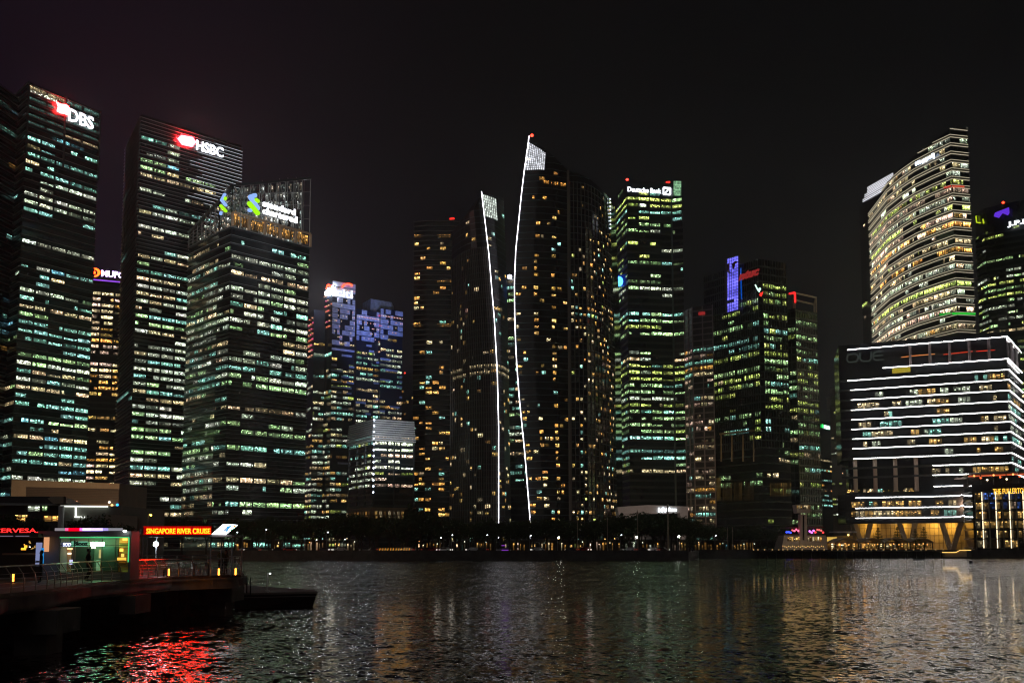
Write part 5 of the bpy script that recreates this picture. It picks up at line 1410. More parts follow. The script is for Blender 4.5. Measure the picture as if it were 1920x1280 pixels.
# ================================================================== left background
def podium(name, label, u0, u1, v0, v1, y, m, cat='building', dep=25):
    a, b = pt_y(u0, v0, y), pt_y(u1, v1, y); o = Vector(((a.x + b.x) / 2, y, GZ)); r = empty(name, o, label, cat)
    mb = MB(o); mb.prism([(a.x, y), (b.x, y), (b.x, y + dep), (a.x, y + dep)], GZ, [a.z, b.z, b.z, a.z]); mb.build('wall', m, r); return r, o, Fac(a, b)
r, o, f = podium('podium_block', 'wide beige stone block with recessed louvres behind the pier', 22, 224, 899, 906, 330, BEIGE)
mb = MB(o); f.poly(mb, [(50, 913), (223, 917), (223, 945), (50, 945)], .15, .2); mb.build('louvre_panel', mat('brown_louvre', (.11, .09, .08), .6), r)
mb = MB(o)
for k in range(9): f.poly(mb, [(50, 916 + k * 3.2), (223, 919 + k * 3), (223, 919.6 + k * 3), (50, 916.6 + k * 3.2)], .35, .25)
mb.build('louvres', mat('brown_slat', (.17, .14, .12), .6), r)
mb = MB(o); f.poly(mb, [(134, 939), (145, 939), (145, 942), (134, 942)], .6, .2, col=(1.6, .6, .3)); mb.build('wall_light', LAMP, r)
for k, (u, v, c) in enumerate(((205, 941, (2, 1.6, 1.2)), (210, 947, (3, 1.8, .6)), (220, 946, (.1, 1.2, 3)))): mb = MB(o); mb.sphere(f.pos(u, v, 1), .35, 6, 4, col=c); mb.build('lamp', LAMP, r)
r, o, f = podium('terminal_hall', 'long low hall with pale flat roof edge at the far left', -60, 120, 942, 942, 250, mat('hall_wall', (.05, .05, .05), .6))
mb = MB(o); f.poly(mb, [(-60, 930), (92, 930), (122, 944), (122, 947), (-60, 947)], 3, -12); mb.build('roof', DARKM, r)
mb = MB(o); f.poly(mb, [(-60, 942), (100, 943.5), (112, 947), (-60, 947)], 3.3, -.25); mb.build('roof_edge', GREYP, r)
mb = MB(o); f.poly(mb, [(89, 934), (98, 930), (119, 930), (119, 944), (100, 944)], 5, -1.5); mb.build('gable', BEIGE, r)
for (u0, u1, v0, v1, c) in ((52, 74, 949, 958, 'white'), (79, 88, 949, 957, 'green'), (27, 51, 965, 970, 'amber'), (31, 47, 971, 978, 'orange'), (82, 110, 967, 977, 'orange')):
    mb = MB(o); mb.face([f.pos(u0, v1, .1), f.pos(u1, v1, .1), f.pos(u1, v0, .1), f.pos(u0, v0, .1)], [(0, 0), (3, 0), (3, 1), (0, 1)], tuple(q * .9 for q in PAL[c])); mb.build('window', WIN, r)
r, o, f = podium('glass_pavilion', 'grey pavilion edged with a white T shaped light frame', 112, 228, 948, 948, 200, mat('grey_cladding', (.20, .20, .17), .6))
mb = MB(o)
for a, b in (((113, 948.5), (202, 949)), ((142, 949), (142, 968)), ((140, 968.5), (159, 969))): mb.bar(f.pos(*a, .3), f.pos(*b, .3), .22)
mb.build('light_frame', emit('frame_light', (.95, 1, .9), 1.6), r)
mb = MB(o); a = f.pos(116, 975, .6); mb.tube([(a.x, a.y - .4, GZ), (a.x, a.y - .4, f.pos(116, 948).z)], .45, 12); mb.build('column', WHITEP, r)
r, o, f = podium('low_wall', 'low tan wall behind the ticket kiosk roof', 195, 258, 964, 967, 170, BEIGE, cat='wall', dep=1)
# yellow street lamp
r = street_lamp(8, (70, 45, 3), .17, 'street_lamp'); p = pt_y(283, 965, 200); r.location = (p.x - .4, 200, GZ); r.scale = (1, 1, (p.z - GZ) / 8); r['label'] = 'yellow street lamp above the red river cruise sign'; r['group'] = 'street lamps along the quay'
o = copy_tree(r, (pt_y(257, 964, 215).x - .4, 215, GZ), 'fainter yellow street lamp left of the bright yellow one', 0, (1, 1, (p.z - GZ) / 8 * 1.08))

# ================================================================== pier
DZ = 2.8
edge_px = [(-260, 1175), (-120, 1148), (0, 1113), (97, 1103), (161, 1092.5), (258, 1085), (323, 1080.5), (400, 1078), (452, 1076.5), (458, 1074)]
E = [pt_h(u, v, DZ) for u, v in edge_px]
Bk = [pt_h(u, v, DZ) for u, v in ((452, 1069), (420, 1065), (250, 1063), (-260, 1064))]
org = Vector((-30, 75, 0)); pier = empty('pier', org, 'curved concrete pier deck on thick caps reaching in from the left', 'pier')
deck = [(p.x, p.y) for p in E] + [(p.x, p.y) for p in Bk]
DECK = mat('deck_boards', (.14, .10, .08), .55, noise=.3, nscale=1.2, bump=.2)
mb = MB(org); mb.prism(deck, DZ - .16, DZ); mb.build('deck', DECK, pier)
# deck edge beam: a curved fascia set in a little
mb = MB(org)
for a, b in zip(E, E[1:]):
    n = Vector((-(b - a).y, (b - a).x, 0)).normalized() * .15
    q = [a + n, b + n, b + n * 5, a + n * 5]
    mb.hexa([Vector((p.x, p.y, DZ - .85)) for p in q] + [Vector((p.x, p.y, DZ - .165)) for p in q])
    mb.hexa([Vector((p.x, p.y, DZ - .30)) for p in (a, b, b + n * 2, a + n * 2)] + [Vector((p.x, p.y, DZ - .17)) for p in (a, b, b + n * 2, a + n * 2)])
mb.build('edge_beam', CONC, pier)
mb = MB(org); ins = [(p.x * 1.0, p.y + .9) for p in E] + [(p.x, p.y - .5) for p in Bk]; mb.prism(ins, DZ - .7, DZ - .2); mb.build('deck_slab', CONC, pier)
for (u0, u1, y, w, zt_, nm) in ((18, 118, 55, 3, 1.98, 'cap'), (40, 100, 56, 2, .9, 'pile'), (232, 262, 71, 3, 1.98, 'cap'), (268, 318, 80, 3, 1.98, 'cap'), (278, 308, 81, 2, 1.3, 'pile'), (380, 440, 86, 4, 1.98, 'cap'), (398, 428, 87, 2.5, 1.3, 'pile'), (-80, -20, 52, 3, 1.98, 'cap'), (330, 350, 84, 2, 1.98, 'pile')):
    x0, x1 = (u0 - 960) / F * y, (u1 - 960) / F * y; mb = MB(org)
    if nm == 'cap': mb.box(((x0 + x1) / 2, y + w / 2, 1.45), (x1 - x0, w, 1.0))
    else: mb.box(((x0 + x1) / 2, y + w / 2, .3), (x1 - x0, w, 2.6 if zt_ < 1.9 else 3.2))
    mb.build(nm, DIMC, pier)
mb = MB(org); mb.box((-134, 103.5, .4), (224, 1.0, 3.3)); mb.build('reflection_block', DIMC, pier)  # added wall below the deck, keeps lights behind from reflecting in the water
# railing
rail = empty('railing', org, 'curved steel railing with bent posts along the pier edge', 'railing')
path = []
for a, b in zip(E[1:], E[2:]):
    n = max(1, int((b - a).length / .35))
    for k in range(n): path.append(a.lerp(b, k / n))
path.append(E[-1])
def inward(i):
    a = path[max(0, i - 1)]; b = path[min(len(path) - 1, i + 1)]; d = (b - a).normalized(); return Vector((-d.y, d.x, 0))
acc = 0; tops = []; last = None
RAILM = mat('rail_steel', (.20, .16, .13), .35, metal=.7)
for i, p in enumerate(path):
    n = inward(i); tops.append(p + n * .38 + Vector((0, 0, 1.05)))
    if i == 0 or acc > 1.25:
        acc = 0; mb = MB(org); d = Vector((n.y, -n.x, 0))
        pts = [p + n * .10 + Vector((0, 0, .0)), p + n * .08 + Vector((0, 0, .35)), p + n * .14 + Vector((0, 0, .7)), p + n * .36 + Vector((0, 0, 1.02))]
        for a, b in zip(pts, pts[1:]): mb.bar(a, b, .03, .085, up=d)
        mb.build('post', RAILM, rail)
    if i: acc += (p - path[i - 1]).length
mb = MB(org); mb.tube(tops, .035, 6); mb.build('handrail', mat('polished_rail', (.85, .8, .74), .3, metal=.9), rail)
for h in (.2, .38, .56, .74):
    mb = MB(org); mb.tube([p + inward(i) * (.16 if h < .6 else .2) + Vector((0, 0, h)) for i, p in enumerate(path)], .009, 4); mb.build('cable', STEEL, rail)
# far railing of the pier head
rail2 = empty('railing', (Bk[1].x, Bk[1].y, DZ), 'far railing behind the shelter on the seaward side', 'railing')
o2 = rail2.location.copy(); mb = MB(o2); mb.tube([p + Vector((0, -.3, 1.05)) for p in Bk[:3]], .035, 6); mb.build('handrail', STEEL, rail2)
for a, b in zip(Bk[:2], Bk[1:3]):
    n = int((b - a).length / 1.6)
    for k in range(n): q = a.lerp(b, k / n) + Vector((0, -.3, 0)); mb = MB(o2); mb.bar(q, q + Vector((0, 0, 1.03)), .05); mb.build('post', STEEL, rail2)
# orange light bars on the deck
lb = None
for u, v, lab in ((308, 1078, 'upright orange light bar at the shelter corner'), (403, 1077, 'upright orange light bar left of the standing couple'), (435, 1076.5, 'upright orange light bar at the pier head'), (10, 1090, 'orange light bar on the deck at the left edge')):
    p = pt_h(u, v + 3, DZ); p = Vector((p.x, p.y + 1.0, DZ))
    if lb is None:
        lb = empty('light_bar', p, lab, 'deck light', 'orange deck lights'); mb = MB(); mb.tube([(0, 0, 0), (0, 0, .06)], .1, 8); mb.build('foot', DARKM, lb); mb = MB(); mb.tube([(0, 0, .06), (0, 0, .46)], .045, 8, col=(26, 7, .6)); mb.build('light_tube', rl, lb)
    else: copy_tree(lb, p, lab)

# ---- ticket kiosk
KY = 71.0
kp = lambda u, v, y=KY: pt_y(u, v, y)
kx = lambda u, y=KY: (u - 960) / F * y
kz = lambda v, y=KY: CZ + (1022 - v) / F * y
org = Vector((kx(180), KY + 1.5, DZ)); kiosk = empty('ticket_kiosk', org, 'grey pier kiosk with glass front, green glow and coloured roof light', 'kiosk')
KW = mat('kiosk_wall', (.20, .20, .20), .6, noise=.06, nscale=2)
def kbox(name, u0, u1, v0, v1, y0, y1, m, col=None, par=None):
    mb = MB(org); mb.box(((kx(u0) + kx(u1)) / 2, (y0 + y1) / 2, (kz(v0) + kz(v1)) / 2), (kx(u1) - kx(u0), y1 - y0, abs(kz(v0) - kz(v1))), col=col); return mb.build(name, m, par or kiosk)
vb = 1022 + 1.9 * F / KY
kbox('roof', 82, 256, 996, 1006, KY - .6, KY + 1.0, KW)
kbox('pillar', 88, 118, 1006, vb, KY - .05, KY + 1.6, KW)
kbox('wall', 247.5, 250.5, 1006, vb, KY - .05, KY + 1.6, KW)
kbox('back_wall', 118, 248, 1006, vb, KY + 1.5, KY + 1.6, mat('kiosk_inside', (.13, .12, .10), .7))
kbox('sill', 118, 248, 1072, vb, KY, KY + .15, KW)
kbox('panel', 134, 168, 1025, 1072, KY + 1.2, KY + 1.3, mat('green_panel', (.008, .022, .016), .5))
kbox('panel', 184, 214, 1025, 1070, KY + 1.2, KY + 1.3, mat('green_panel', (.008, .022, .016), .5))
kbox('inner_pillar', 118, 124, 1028, 1072, KY + 1.2, KY + 1.4, mat('salmon_panel', (.5, .25, .15), .6))
kbox('shelf', 214, 233, 1008, 1072, KY + 1.4, KY + 1.48, mat('shelf_back', (.6, .35, .08), .6))
for v in (1018, 1027, 1038, 1046, 1055): kbox('shelf_board', 215, 233, v, v + .8, KY + 1.15, KY + 1.39, mat('shelf_edge', (.12, .07, .03), .6))
for (u0, u1, v0, v1, c) in ((219, 225, 1028, 1034, (2.2, 1.1, .15)), (222, 227, 1038, 1044, (1.4, .8, .15)), (215, 231, 1045, 1051, (1.3, .65, .08)), (224, 232, 1009, 1013, (3, 1.5, .2)), (120, 129, 1027, 1030, (2, 1.1, .5)), (121, 127, 1036, 1039, (2.4, 2, 1.4)), (125, 130, 1049, 1058, (.7, .7, 1.1)), (180, 183, 1030, 1046, (.5, .42, .16))):
    kbox('lit_goods', u0, u1, v0, v1, KY + 1.0, KY + 1.1, LAMP, c)
kbox('counter', 176, 183, 1050, 1070, KY + 1.0, KY + 1.4, WHITEP)
mb = MB(org)
for u in (118.5, 145, 171, 196.5, 222, 247): mb.bar((kx(u), KY, kz(1007)), (kx(u), KY, kz(1072)), .03)
mb.bar((kx(118), KY, kz(1022)), (kx(247), KY, kz(1022)), .025); mb.build('glazing_bars', DARKM, kiosk)
kf = Fac((kx(100), KY), (kx(250), KY))
GT = emit('green_tube', (.05, 1, .30), 3.0)
mb = MB(org); mb.bar((kx(118), KY - .06, kz(1007.6)), (kx(247), KY - .06, kz(1007.6)), .05); mb.bar((kx(246.5), KY - .06, kz(1008)), (kx(246.5), KY - .06, kz(1053)), .05); mb.build('edge_light', emit('green_edge', (.1, .9, .3), .8), kiosk)
kbox('sign_box', 171, 196, 1016, 1023.5, KY + .3, KY + .4, emit('sign_green_white', (.25, 1, .45), 30), par=kiosk)
kbox('sign_box', 174, 180, 1024.5, 1028, KY + .3, KY + .4, emit('sign_cream', (.9, 1, .6), 7), par=kiosk)
kbox('sign_board', 117.5, 134, 1016.5, 1024.5, KY + .25, KY + .3, mat('navy_board', (.05, .06, .2), .5))
sign_text('SOD', kf, (118, 1023.5), (133, 1023.5), 1017, emit('sign_violetwhite', (.7, .75, 1), 2.4), kiosk, org, off=-.2, depth=.05, bold=.03)
kbox('sign_board', 136, 166, 1014.5, 1024.5, KY + .25, KY + .3, emit('mint_board', (.25, .8, .5), .45))
sign_text('Blooz', kf, (138.5, 1022.5), (165, 1022.5), 1014, mat('black_letter', (.01, .01, .01), .5), kiosk, org, off=-.2, depth=.05, bold=.05)
RS = [((115, 134), (.10, .09, .10)), ((134, 140), (.6, .05, .15)), ((140, 161), (1.6, .0, .01)), ((161, 166), (1.3, .1, .6)), ((166, 182), (.62, .38, 1.2)), ((182, 204), (.42, .32, 1.15)), ((204, 214), (.16, .13, .3)), ((214, 240), (.09, .09, .10))]
mb = MB(org)
for (a, b), c in RS: mb.box(((kx(a) + kx(b)) / 2, KY - .62, kz(993)), (kx(b) - kx(a) - .005, .1, .15), col=tuple(x * 2.6 for x in c))
mb.build('roof_light', attr_emit('kiosk_roof_light', 1, True), kiosk)
mb = MB(org); mb.box((kx(177), KY - .5, kz(995.3)), (kx(242) - kx(113), .3, .06)); mb.build('light_tray', DARKM, kiosk)
mb = MB(org); mb.sphere((kx(246), KY - .8, kz(996)), .11, 10, 8, sq=.5, col=(20, 22, 21)); mb.build('flood_lamp', rl, kiosk)
for u, c, e in ((150, (1, .75, .5), 10), (185, (.15, 1, .5), 5), (225, (1, .6, .12), 12)):
    L = bpy.data.lights.new('ceiling_lamp', 'AREA'); L.energy = e; L.size = .8; L.color = c; lo = bpy.data.objects.new('ceiling_lamp', L); COL.objects.link(lo); lo.parent = kiosk; lo.location = Vector((kx(u), KY + .8, kz(1008))) - org
# ---- pavilion left of the kiosk
PY = 70.0; org = Vector((kx(30, PY), PY, DZ)); pav = empty('bar_pavilion', org, 'dark open pavilion with red neon letters on its roof, left edge', 'pavilion')
def pbox(name, u0, u1, v0, v1, y0, y1, m, col=None):
    y = PY; z = lambda v: CZ + (1022 - v) / F * y; x = lambda u: (u - 960) / F * y
    mb = MB(org); mb.box(((x(u0) + x(u1)) / 2, (y0 + y1) / 2, (z(v0) + z(v1)) / 2), (x(u1) - x(u0), y1 - y0, abs(z(v0) - z(v1))), col=col); return mb.build(name, m, pav)
pbox('roof', -60, 80, 1000, 1007, PY - .3, PY + 4, mat('brown_fascia', (.05, .035, .03), .6))
pbox('back_wall', -60, 80, 1007, 1085, PY + 3.6, PY + 3.8, mat('pavilion_inside', (.05, .035, .03), .7))
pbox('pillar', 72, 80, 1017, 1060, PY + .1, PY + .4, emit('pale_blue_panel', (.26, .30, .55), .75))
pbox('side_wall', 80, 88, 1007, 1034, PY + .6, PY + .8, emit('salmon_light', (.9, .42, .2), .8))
pbox('banner', 80.5, 86, 1027, 1056, PY + .2, PY + .22, emit('blue_banner', (.02, .3, .8), .8))
pbox('light_strip', 5, 34, 1004.5, 1006, PY - .36, PY - .31, emit('mauve_strip', (.3, .25, .35), .5)); pbox('light_strip', 39, 64, 1004.5, 1006, PY - .36, PY - .31, _mats['mauve_strip'])
pbox('counter', 0, 70, 1037, 1040, PY + .8, PY + 1.3, mat('counter', (.3, .18, .1), .5))
rng = random.Random(3)
for k in range(22):
    u = 26 + rng.random() * 44; v = 1013 + rng.random() * 17; s = rng.uniform(.8, 2.6)
    c = rng.choice(((3, 1.4, .15), (1.2, .55, .1), (3, 3, 2.4), (.5, .3, .08), (.35, .22, .07)))
    if u < 32 and c[2] > 1: c = (3, 1.4, .15)
    pbox('bar_light', u, u + s, v, v + s * .7, PY + 1.8, PY + 1.86, LAMP, c)
pbox('bar_light', 22, 31, 1027, 1031, PY + 1.8, PY + 1.86, LAMP, (2.2, .9, .06)); pbox('bar_light', 28, 33, 1022, 1027, PY + 1.8, PY + 1.86, LAMP, (1.8, .8, .06))
pf = Fac(((0 - 960) / F * PY, PY - .2), ((100 - 960) / F * PY, PY - .2))
sign_text('CERVESA.', pf, (-12, 998), (71, 998), 990, emit('red_neon', (1, .02, .02), 2.6), pav, org, off=0, depth=.06, bold=.0)
# ---- lamp on the pier
p = pt_h(283, 1079, DZ); p.z = DZ; p.y += 1
pl_ = empty('pier_lamp', p, 'dazzling white lamp on a thin pole beside the shelter', 'lamp'); h = CZ + (1022 - 1020) / F * p.y - DZ
mb = MB(); mb.tube([(0, 0, 0), (0, 0, h + .45)], .035, 8); mb.build('pole', GREYP, pl_)
mb = MB(); mb.sphere((0, -.1, h), .16, 12, 8, col=(90, 100, 110)); mb.build('lamp_head', rl, pl_)
mb = MB(); mb.tube([(0, 0, h + .45), (0, 0, h + .52)], [.2, .05], 10); mb.build('cap', WHITEP, pl_)
# ---- shelter with the cruise sign
SY = 80.0; x_ = lambda u: (u - 960) / F * SY; z_ = lambda v: CZ + (1022 - v) / F * SY
org = Vector((x_(345), SY + 1.5, DZ)); sh = empty('shelter', org, 'open boarding shelter with red lettering on the pier head', 'shelter')
mb = MB(org); mb.box((x_(352), SY + 1.6, z_(1004.5)), (x_(442) - x_(266), 3.6, .14)); mb.build('roof', mat('shelter_roof', (.12, .10, .10), .5), sh)
for u in (272, 398, 438):
    for dy in (.1, 3.1): mb = MB(org); mb.tube([(x_(u), SY + dy, DZ), (x_(u), SY + dy, z_(1004))], .05, 8); mb.build('post', GREYP, sh)
mb = MB(org); mb.box((x_(334.5), SY + .2, z_(994.5)), (x_(397) - x_(271), .12, .52)); mb.build('sign_board', emit('sign_backing', (1, .004, .002), .28), sh)  # red halo of the letters put into the board as emission
sf = Fac((x_(270), SY + .05), (x_(400), SY + .05))
RN = emit('red_letters', (1, .0095, .0003), 95)
sign_text('SINGAPORE RIVER CRUISE', sf, (274.5, 1000), (394, 1000), 990, RN, sh, org, off=0, depth=.08, bold=.014)
mb = MB(org); mb.box((x_(334), SY - .02, z_(1002.6)), (x_(396) - x_(272), .04, .03)); mb.box((x_(334), SY - .02, z_(987.6)), (x_(396) - x_(272), .04, .03)); mb.build('neon_border', emit('red_border', (1, .005, .003), 1.0), sh)
# ---- slanted lit panel
org = Vector((x_(421), SY - .3, z_(992))); pn = empty('lit_panel', org, 'slanted glowing white panel with blue and orange pattern, right of the red letters', 'lit panel')
pf2 = Fac((x_(390), SY - .3), (x_(450), SY - .3))
mb = MB(org); pf2.poly(mb, [(397.5, 1001), (423.5, 1001.6), (446, 983.5), (419.5, 982)], -.1, .1); mb.build('box', emit('panel_white', (.85, .9, .95), 9), pn)
for nm, c, polys in (('blue_pattern', (.06, .42, .9), [[(417, 995.5), (426, 985.5), (436, 984), (430, 990), (426, 996.5)], [(426, 996), (431, 993), (433, 991.5), (429, 997)]]), ('orange_pattern', (1, .45, .03), [[(405, 997), (427, 997.2), (425, 999), (404, 998)], [(438, 984), (445, 984), (440, 988), (435.5, 988.5)], [(421, 984), (424, 984), (412, 995), (410, 995)]]), ('grey_pattern', (.6, .62, .72), [[(419, 992), (424, 988.5), (426, 990), (424, 995), (419, 995)]]), ('green_pattern', (.1, .7, .4), [[(427, 983.2), (436, 983.2), (435, 984.2), (426, 984.2)], [(432, 993), (440, 988.5), (440.5, 989.4), (433, 994)]])):
    mb = MB(org)
    for k, P_ in enumerate(polys): pf2.poly(mb, P_, .005 + .004 * k, .02, col=c)
    mb.build(nm, LAMP, pn)
mb = MB(org); mb.tube([(x_(408), SY - .1, z_(1004)), (x_(410), SY - .15, z_(999))], .03, 6); mb.tube([(x_(426), SY - .1, z_(1004)), (x_(426), SY - .15, z_(999))], .03, 6); mb.build('bracket', DARKM, pn)
# ---- benches, tables
def bench(p, lab, w=1.9):
    o = empty('bench', p, lab, 'bench', 'slatted benches on the pier')
    mb = MB()
    for k in range(4): mb.box((0, .25 * 0 + .02 * k, .50 + .11 * k), (w, .03, .07))
    mb.build('backrest', mat('bench_slat', (.30, .22, .13), .5), o)
    mb = MB()
    for k in range(4): mb.box((0, -.1 - .11 * k, .44), (w, .08, .03))
    mb.build('seat', _mats['bench_slat'], o)
    for s in (-1, 1): mb = MB(); mb.box((s * w * .42, -.22, .21), (.06, .4, .42)); mb.build('leg', DARKM, o)
    return o
q = pt_h(230, 1083, DZ); b1 = bench(Vector((q.x, q.y - 0, DZ)), 'slatted bench in front of the amber shelves of the kiosk')
q = pt_h(284, 1079.5, DZ); copy_tree(b1, (q.x, q.y + .2, DZ), 'slatted bench at the foot of the dazzling pier lamp')
tb = None
for i, (u, dy, lab) in enumerate(((325, 3, 'small round white table under the shelter, nearest the lamp'), (352, 4, 'small round white table in the middle of the shelter'), (380, 3.4, 'small round white table at the right of the shelter'))):
    p = Vector(((u - 960) / F * (SY + dy), SY + dy, DZ))
    if tb is None:
        tb = empty('cafe_table', p, lab, 'table', 'round tables under the shelter'); mb = MB(); mb.tube([(0, 0, .72), (0, 0, .76)], .45, 20); mb.build('table_top', WHITEP, tb); mb = MB(); mb.tube([(0, 0, 0), (0, 0, .72)], .04, 8); mb.build('leg', STEEL, tb); mb = MB(); mb.tube([(0, 0, 0), (0, 0, .03)], .25, 16); mb.build('foot', STEEL, tb)
    else: copy_tree(tb, p, lab)
chr_ = None
for i, (u, dy, rz, lab) in enumerate(((316, 3.3, 1.2, 'white bucket chair left of the table nearest the lamp'), (335, 3, -1.4, 'white bucket chair right of the table nearest the lamp'), (343, 4.2, 1.3, 'white bucket chair left of the middle table'), (363, 3.9, -1.3, 'white bucket chair right of the middle table'), (371, 3.2, 1.2, 'white bucket chair left of the table by the light bar'), (390, 3.6, -1.2, 'white bucket chair right of the table by the light bar'))):
    p = Vector(((u - 960) / F * (SY + dy), SY + dy, DZ))
    if chr_ is None:
        chr_ = empty('cafe_chair', p, lab, 'chair', 'white chairs under the shelter'); mb = MB()
        mb.tube([(0, 0, .42), (0, 0, .47)], .24, 14); mb.build('seat', WHITEP, chr_); mb = MB(); N = 10
        for k in range(N):
            a0, a1 = math.pi * k / N, math.pi * (k + 1) / N
            mb.face([(.24 * math.cos(a0), .24 * math.sin(a0), .46), (.24 * math.cos(a1), .24 * math.sin(a1), .46), (.28 * math.cos(a1), .28 * math.sin(a1), .82), (.28 * math.cos(a0), .28 * math.sin(a0), .82)])
        mb.build('backrest', WHITEP, chr_)
        for k in range(4): a = math.pi * (k + .5) / 2; mb = MB(); mb.tube([(.14 * math.cos(a), .14 * math.sin(a), .42), (.22 * math.cos(a), .22 * math.sin(a), 0)], .015, 6); mb.build('leg', STEEL, chr_)
        chr_.rotation_euler = (0, 0, rz)
    else: copy_tree(chr_, p, lab, rz)
for u in (330, 385):
    L = bpy.data.lights.new('shelter_lamp', 'AREA'); L.energy = 70; L.size = 1.2; L.color = (.95, .97, 1); lo = bpy.data.objects.new('shelter_lamp', L); COL.objects.link(lo); lo.parent = sh; lo.location = Vector((x_(u), SY + 2.4, z_(1006))) - sh.location

# ---- people
def person(name, loc, label, pose, cols, h=1.72, rz=0):
    """One skinned body in pose; the faces take skin, top or trouser colour by where they sit."""
    V = []; Ed = []; Rr = []
    def v(p, r, par=None):
        V.append(Vector(p)); Rr.append(r); i = len(V) - 1
        if par is not None: Ed.append((par, i))
        return i
    pel = v((0, 0, .95), .13); st = v((0, 0, 1.08), .125, pel); ch = v((0, .0, 1.28), .145, st); nk = v((0, 0, 1.46), .06, ch); hd = v((0, -.015, 1.60), .088, nk); tp = v((0, -.01, 1.70), .065, hd)
    for s in (-1, 1):
        hip = v((s * .09, 0, .9), .095, pel); kn = v((s * .10 + pose.get('kx', 0) * s, pose.get('ky', -.02), .5), .062, hip); an = v((s * .11, pose.get('ay', 0.02), .09), .042, kn); v((s * .12, -.14, .035), .035, an)
        sho = v((s * .17, 0, 1.38), .062, ch)
        e, w = pose['arms'][0 if s < 0 else 1]
        el = v(e, .042, sho); wr = v(w, .03, el); d = (Vector(w) - Vector(e)).normalized(); pm = v(Vector(w) + d * .06, .034, wr)
        sd = Vector((0, 1, 0)) if abs(d.y) < .8 else Vector((1, 0, 0)); sd = (sd - d * sd.dot(d)).normalized(); nn = d.cross(sd)
        for k, L in enumerate((.055, .068, .072, .065)):
            b = v(Vector(w) + d * .11 + sd * (.018 * (k - 1.5)), .010, pm); v(Vector(w) + d * (.11 + L) + sd * (.021 * (k - 1.5)) + nn * .02, .008, b)
        b = v(Vector(w) + d * .06 + sd * .045, .011, pm); v(Vector(w) + d * .10 + sd * .06, .009, b)
    me = bpy.data.meshes.new('body'); me.from_pydata(V, Ed, []); ob = bpy.data.objects.new('tmp', me); COL.objects.link(ob)
    sk = ob.modifiers.new('s', 'SKIN'); sk.use_smooth_shade = True
    for i, q in enumerate(me.skin_vertices[0].data): q.radius = (Rr[i], Rr[i] * (.75 if i in (pel, st, ch) else 1)); q.use_root = (i == 0)
    sb = ob.modifiers.new('b', 'SUBSURF'); sb.levels = 1; sb.render_levels = 1
    dg = bpy.context.evaluated_depsgraph_get(); dg.update(); m2 = bpy.data.meshes.new_from_object(ob.evaluated_get(dg)); bpy.data.objects.remove(ob)
    m2.materials.clear()
    for c, n in zip(cols, ('skin', 'top', 'trousers', 'shoes')): m2.materials.append(mat(n + '_%d_%d' % (int(c[0] * 99), int(c[2] * 99)), c, .75))
    for p in m2.polygons:
        c = p.center; p.use_smooth = True
        armout = abs(c.x) > .2 and c.z < 1.22
        p.material_index = 3 if c.z < .08 else (2 if c.z < .98 and abs(c.x) < .24 else (0 if c.z > 1.47 or armout else 1))
    r = empty(name, loc, label, 'person'); r.rotation_euler = (0, 0, rz); r.scale = (h / 1.75,) * 3
    bo = bpy.data.objects.new('body', m2); COL.objects.link(bo); bo.parent = r
    mb = MB(); mb.sphere((0, .015, 1.645), .102, 12, 8, sq=1.05); 
    mb.v = [q if not (q.y < -.05 and q.z < 1.66) else Vector((q.x * .85, -.045, q.z)) for q in mb.v]
    if pose.get('hair'): mb.tube([(0, .06, 1.66), (0, .085, 1.5), (0, .09, 1.35)], [.085, .08, .05], 8)
    mb.build('hair', mat('dark_hair', (.015, .012, .01), .6), r, smooth=True)
    mb = MB(); mb.tube([(0, -.085, 1.62), (0, -.118, 1.585), (0, -.09, 1.575)], [.012, .018, .012], 6)
    for s in (-1, 1): mb.sphere((s * .095, .0, 1.60), .022, 6, 4)
    mb.build('face', m2.materials[0], r, smooth=True)
    mb = MB()
    for s in (-1, 1): mb.sphere((s * .032, -.088, 1.615), .011, 6, 4)
    mb.build('eyes', mat('eye', (.02, .02, .02), .3), r); return r
down = (((-.24, .02, 1.12), (-.22, -.06, .88)), ((.24, .02, 1.12), (.22, -.06, .88)))
fold = (((-.24, -.02, 1.12), (-.08, -.22, 1.10)), ((.24, .0, 1.12), (.10, -.24, 1.16)))
q = pt_h(418, 1077, DZ); q.y += 1.4; q.x = (418 - 960) / F * q.y
person('person', (q.x, q.y, DZ), 'person in olive jacket standing at the pier head railing, left of the couple', {'arms': fold}, ((.4, .25, .17), (.16, .15, .05), (.03, .03, .03), (.3, .2, .05)), 1.72, .5)
q.x = (427 - 960) / F * (q.y + .2)
person('person', (q.x, q.y + .25, DZ), 'person in brown top standing close behind the one in olive', {'arms': down, 'hair': 1}, ((.4, .25, .17), (.12, .08, .04), (.05, .04, .03), (.3, .2, .05)), 1.62, -.5)
p = (172 - 960) / F * 69; person('person', (p, 69, DZ), 'dark silhouetted person walking past the green lit kiosk window', {'arms': down, 'ky': -.1, 'ay': .12}, ((.2, .13, .09), (.01, .01, .012), (.012, .012, .015), (.02, .02, .02)), 1.74, 1.4)
p = (84 - 960) / F * 66; person('person', (p, 66, DZ), 'dark figure in front of the pale kiosk pillar by the blue banner', {'arms': fold}, ((.2, .13, .09), (.012, .012, .014), (.012, .012, .015), (.02, .02, .02)), 1.66, -1.2)

